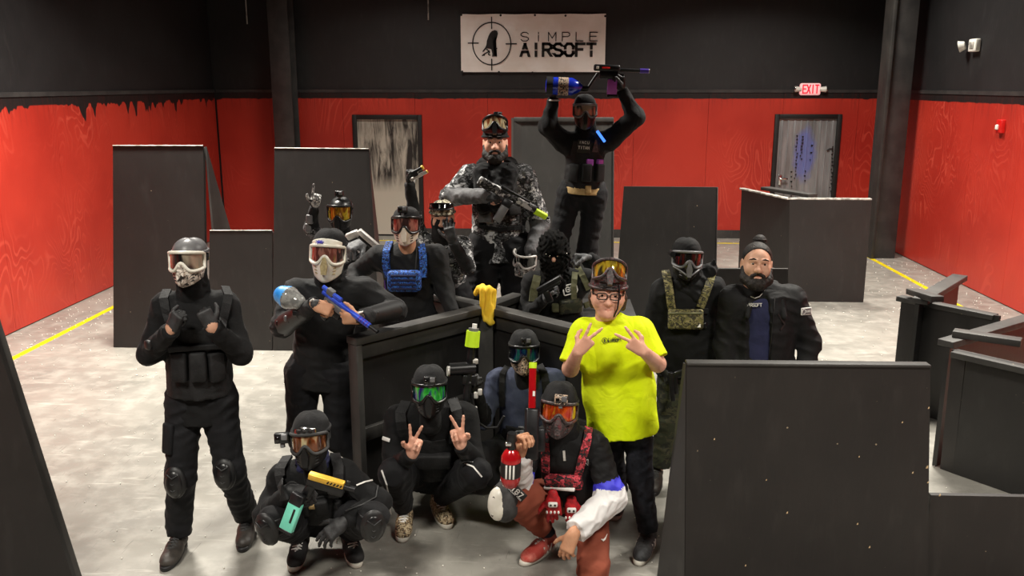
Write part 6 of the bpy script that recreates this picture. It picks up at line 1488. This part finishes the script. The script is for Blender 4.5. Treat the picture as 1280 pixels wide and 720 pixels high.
p.hand('l', (-.05, -.05, 1), (.9, -.2, 0), -1, 'grip', 2, sc=1.1); p.hand('r', (0, -.05, 1), (-.9, -.2, 0), 1, 'grip', 2, sc=1.1); p.finish(['skin', 'cloth_black', 'glove_black']); gaiter(p, 'cloth_black', .085)
goggle_mask(p.root, M, 'plastic_black', 'lens_smoke', 'plastic_grey', label='black pointed mask with smoke mirrored lens', chin=-.14); beanie(p.root, M, 'knit_black', .045, .008, .085, .002)
mb = MB(); mb.tube([p.J['wl']+A3((-.045*math.cos(a), -.045*math.sin(a), -.02)) for a in [i*math.pi/6 for i in range(13)]], .007, 6, False); mb.build('wristband', 'white_line', p.root)
SV, vo = vest(p, bot=.12, r=.168, top=.95)
for u in (718, 733, 748): p.pouch(SV, u, 216, .08, .14, .05, 'vest_black', parent=vo)
for u in (737, 749): p.pouch(SV, u, 203, .055, .05, .035, 'purple', 'purple_insert', vo, bev=.006)
q, g = p.hit(730, 183, SV, .004); o, PM = flat_patch(vo, q, g, p.up, .1, .1, 'print_black', 'text_patch', .004, .003); words(vo, PM @ Matrix.Translation((0, 0, -.01)), 'TITAN', .02, 'white_line', .013, .018, .004, -.0055); words(vo, PM @ Matrix.Translation((0, 0, .03)), 'INCU', .018, 'white_line', .012, .021, .003, -.0055)
q, g = p.hit(744, 182, SV, .006); mb = MB(); mb.M = frame_at(q, g, p.up); mb.prism([(-.028, -.05), (.028, -.05), (.006, .045), (-.006, .045)], -.004, .0); mb.build('triangle_patch', 'helmet_red', vo)
a, b = p.hit(745, 167, SJ, .03)[0], p.hit(756, 177, SJ, .03)[0]; mb = MB(); mb.tube([a, (a+b)/2, b], .011, 10); gl = mb.build('light_stick', 'glow_blue', vo); gl['label'] = 'glowing blue light stick'
S = Solid(.005); S.cone(p.J['pv']+p.up*.03, p.J['pv']+p.up*.085, .176, .17, 0, .8, p.n, flat=3); bo = p.wear('belt', S, .007, ['tan_belt'], 'tan webbing belt'); p.pouch(S, 735, 237, .045, .06, .03, 'tan_belt', 'belt_buckle', bo, bev=.006)
for e in 'lr': a_ = p.J['a'+e]; shoe(p.root, a_-np.array((0, -.065, .1)), (0, -1), ('boot', 'rubber', 'strap_grey'), .29, .02, 'boot', z=ZP2)
R, Mz = p.pt(742, 86, -.1), p.pt(811, 89, -.1); t = Thing('overhead_marker', 'black marker with purple magazine and violet muzzle held overhead', 'paintball marker', aim(R, Mz)); L = (V3(Mz)-V3(R)).length
t.box('receiver', 'gunmetal', (L*.24, 0, 0.01), (L*.48, .045, .05), .012); t.box('lower_frame', 'gunmetal', (L*.28, 0, -.04), (L*.34, .036, .06), .01); t.tube('barrel', 'gunmetal', [(L*.46, 0, .0), (L*.86, 0, 0)], .014); t.tube('muzzle', 'violet', [(L*.84, 0, 0), (L, 0, 0)], .018); t.tube('muzzle_ring', 'silver', [(L*.99, 0, 0), (L*1.01, 0, 0)], .017)
mg = t.box('magazine', 'purple', (L*.36, 0, -.13), (.075, .034, .12), .008); t.box('magazine_base', 'gunmetal', (L*.37, 0, -.195), (.08, .038, .02), .004, mg); t.box('grip', 'gunmetal', (L*.5, 0, -.09), (.05, .034, .12), .01, rot=10); t.box('side_mark', 'white_line', (L*.07, -.024, .01), (.02, .004, .02), .002); t.box('side_lettering', 'red_plastic', (L*.22, -.024, .01), (.06, .004, .012), .002)
a = p.pt(747, 92, -.1); b = p.pt(735, 110, -.1); t.M = aim(a, b); t.tube('air_line', 'gunmetal', [(0, 0, 0), ((V3(b)-V3(a)).length, 0, 0)], .012); b2 = p.pt(725, 110, -.1); mb = MB(); mb.tube([b, p.pt(730, 111, -.1), b2], .022, 10); mb.build('regulator', 'gunmetal', t.root)
a, b = p.pt(728, 109, -.1), p.pt(682, 107, -.1); t.M = aim(a, b); L = (V3(b)-V3(a)).length
tk = t.tube('air_tank', 'blue_tank', [(0, 0, 0), (.03, 0, 0), (.08, 0, 0), (L*.9, 0, 0), (L*.98, 0, 0), (L, 0, 0)], [.018, .045, .068, .068, .055, .03], 20); t.tube('tank_band', 'skull_print', [(L*.38, 0, 0), (L*.66, 0, 0)], .069, 20, tk); t.tube('tank_end_cover', 'rubber', [(L*.8, 0, 0), (L*.98, 0, 0)], .07, 20, tk)
p.check()

# ---------------------------------------------------------------- yellow cloth over the middle of the cross barricade
S = Solid(.012); c = lambda u, v, y: A3(at(u, v, y)); Yc = CC.y-.12
S.cone(c(595, 366, CC.y-.0), c(602, 361, CC.y-.02), .02, .03); S.cone(c(602, 361, CC.y-.02), c(612, 363, Yc), .032, .03)
S.cone(c(604, 364, Yc), c(606, 392, Yc-.01), .028, .024, 0, .6, (0, 1, 0)); S.cone(c(615, 364, Yc), c(615, 394, Yc-.01), .026, .022, 0, .6, (0, 1, 0)); S.cone(c(610, 364, Yc-.02), c(612, 400, Yc-.03), .022, .03, 0, .6, (0, 1, 0)); S.cone(c(609, 399, Yc-.02), c(615, 403, Yc-.02), .026, .022)
S.fold = lambda P: .004*np.sin(P[:, 0]*130+3*np.sin(P[:, 2]*14)); o = mesh_object('yellow_cloth', [S.mesh(.006)], ['yellow_cloth'], r) if False else None
V, Fq, fm = S.mesh(.006); me = bpy.data.meshes.new('yellow_cloth'); me.from_pydata(V.tolist(), [], Fq.tolist()); me.materials.append(MATS['yellow_cloth'])
for q in me.polygons: q.use_smooth = True
tag(link(bpy.data.objects.new('yellow_cloth', me)), 'crumpled yellow cloth draped over the middle of the cross barricade', 'cloth')
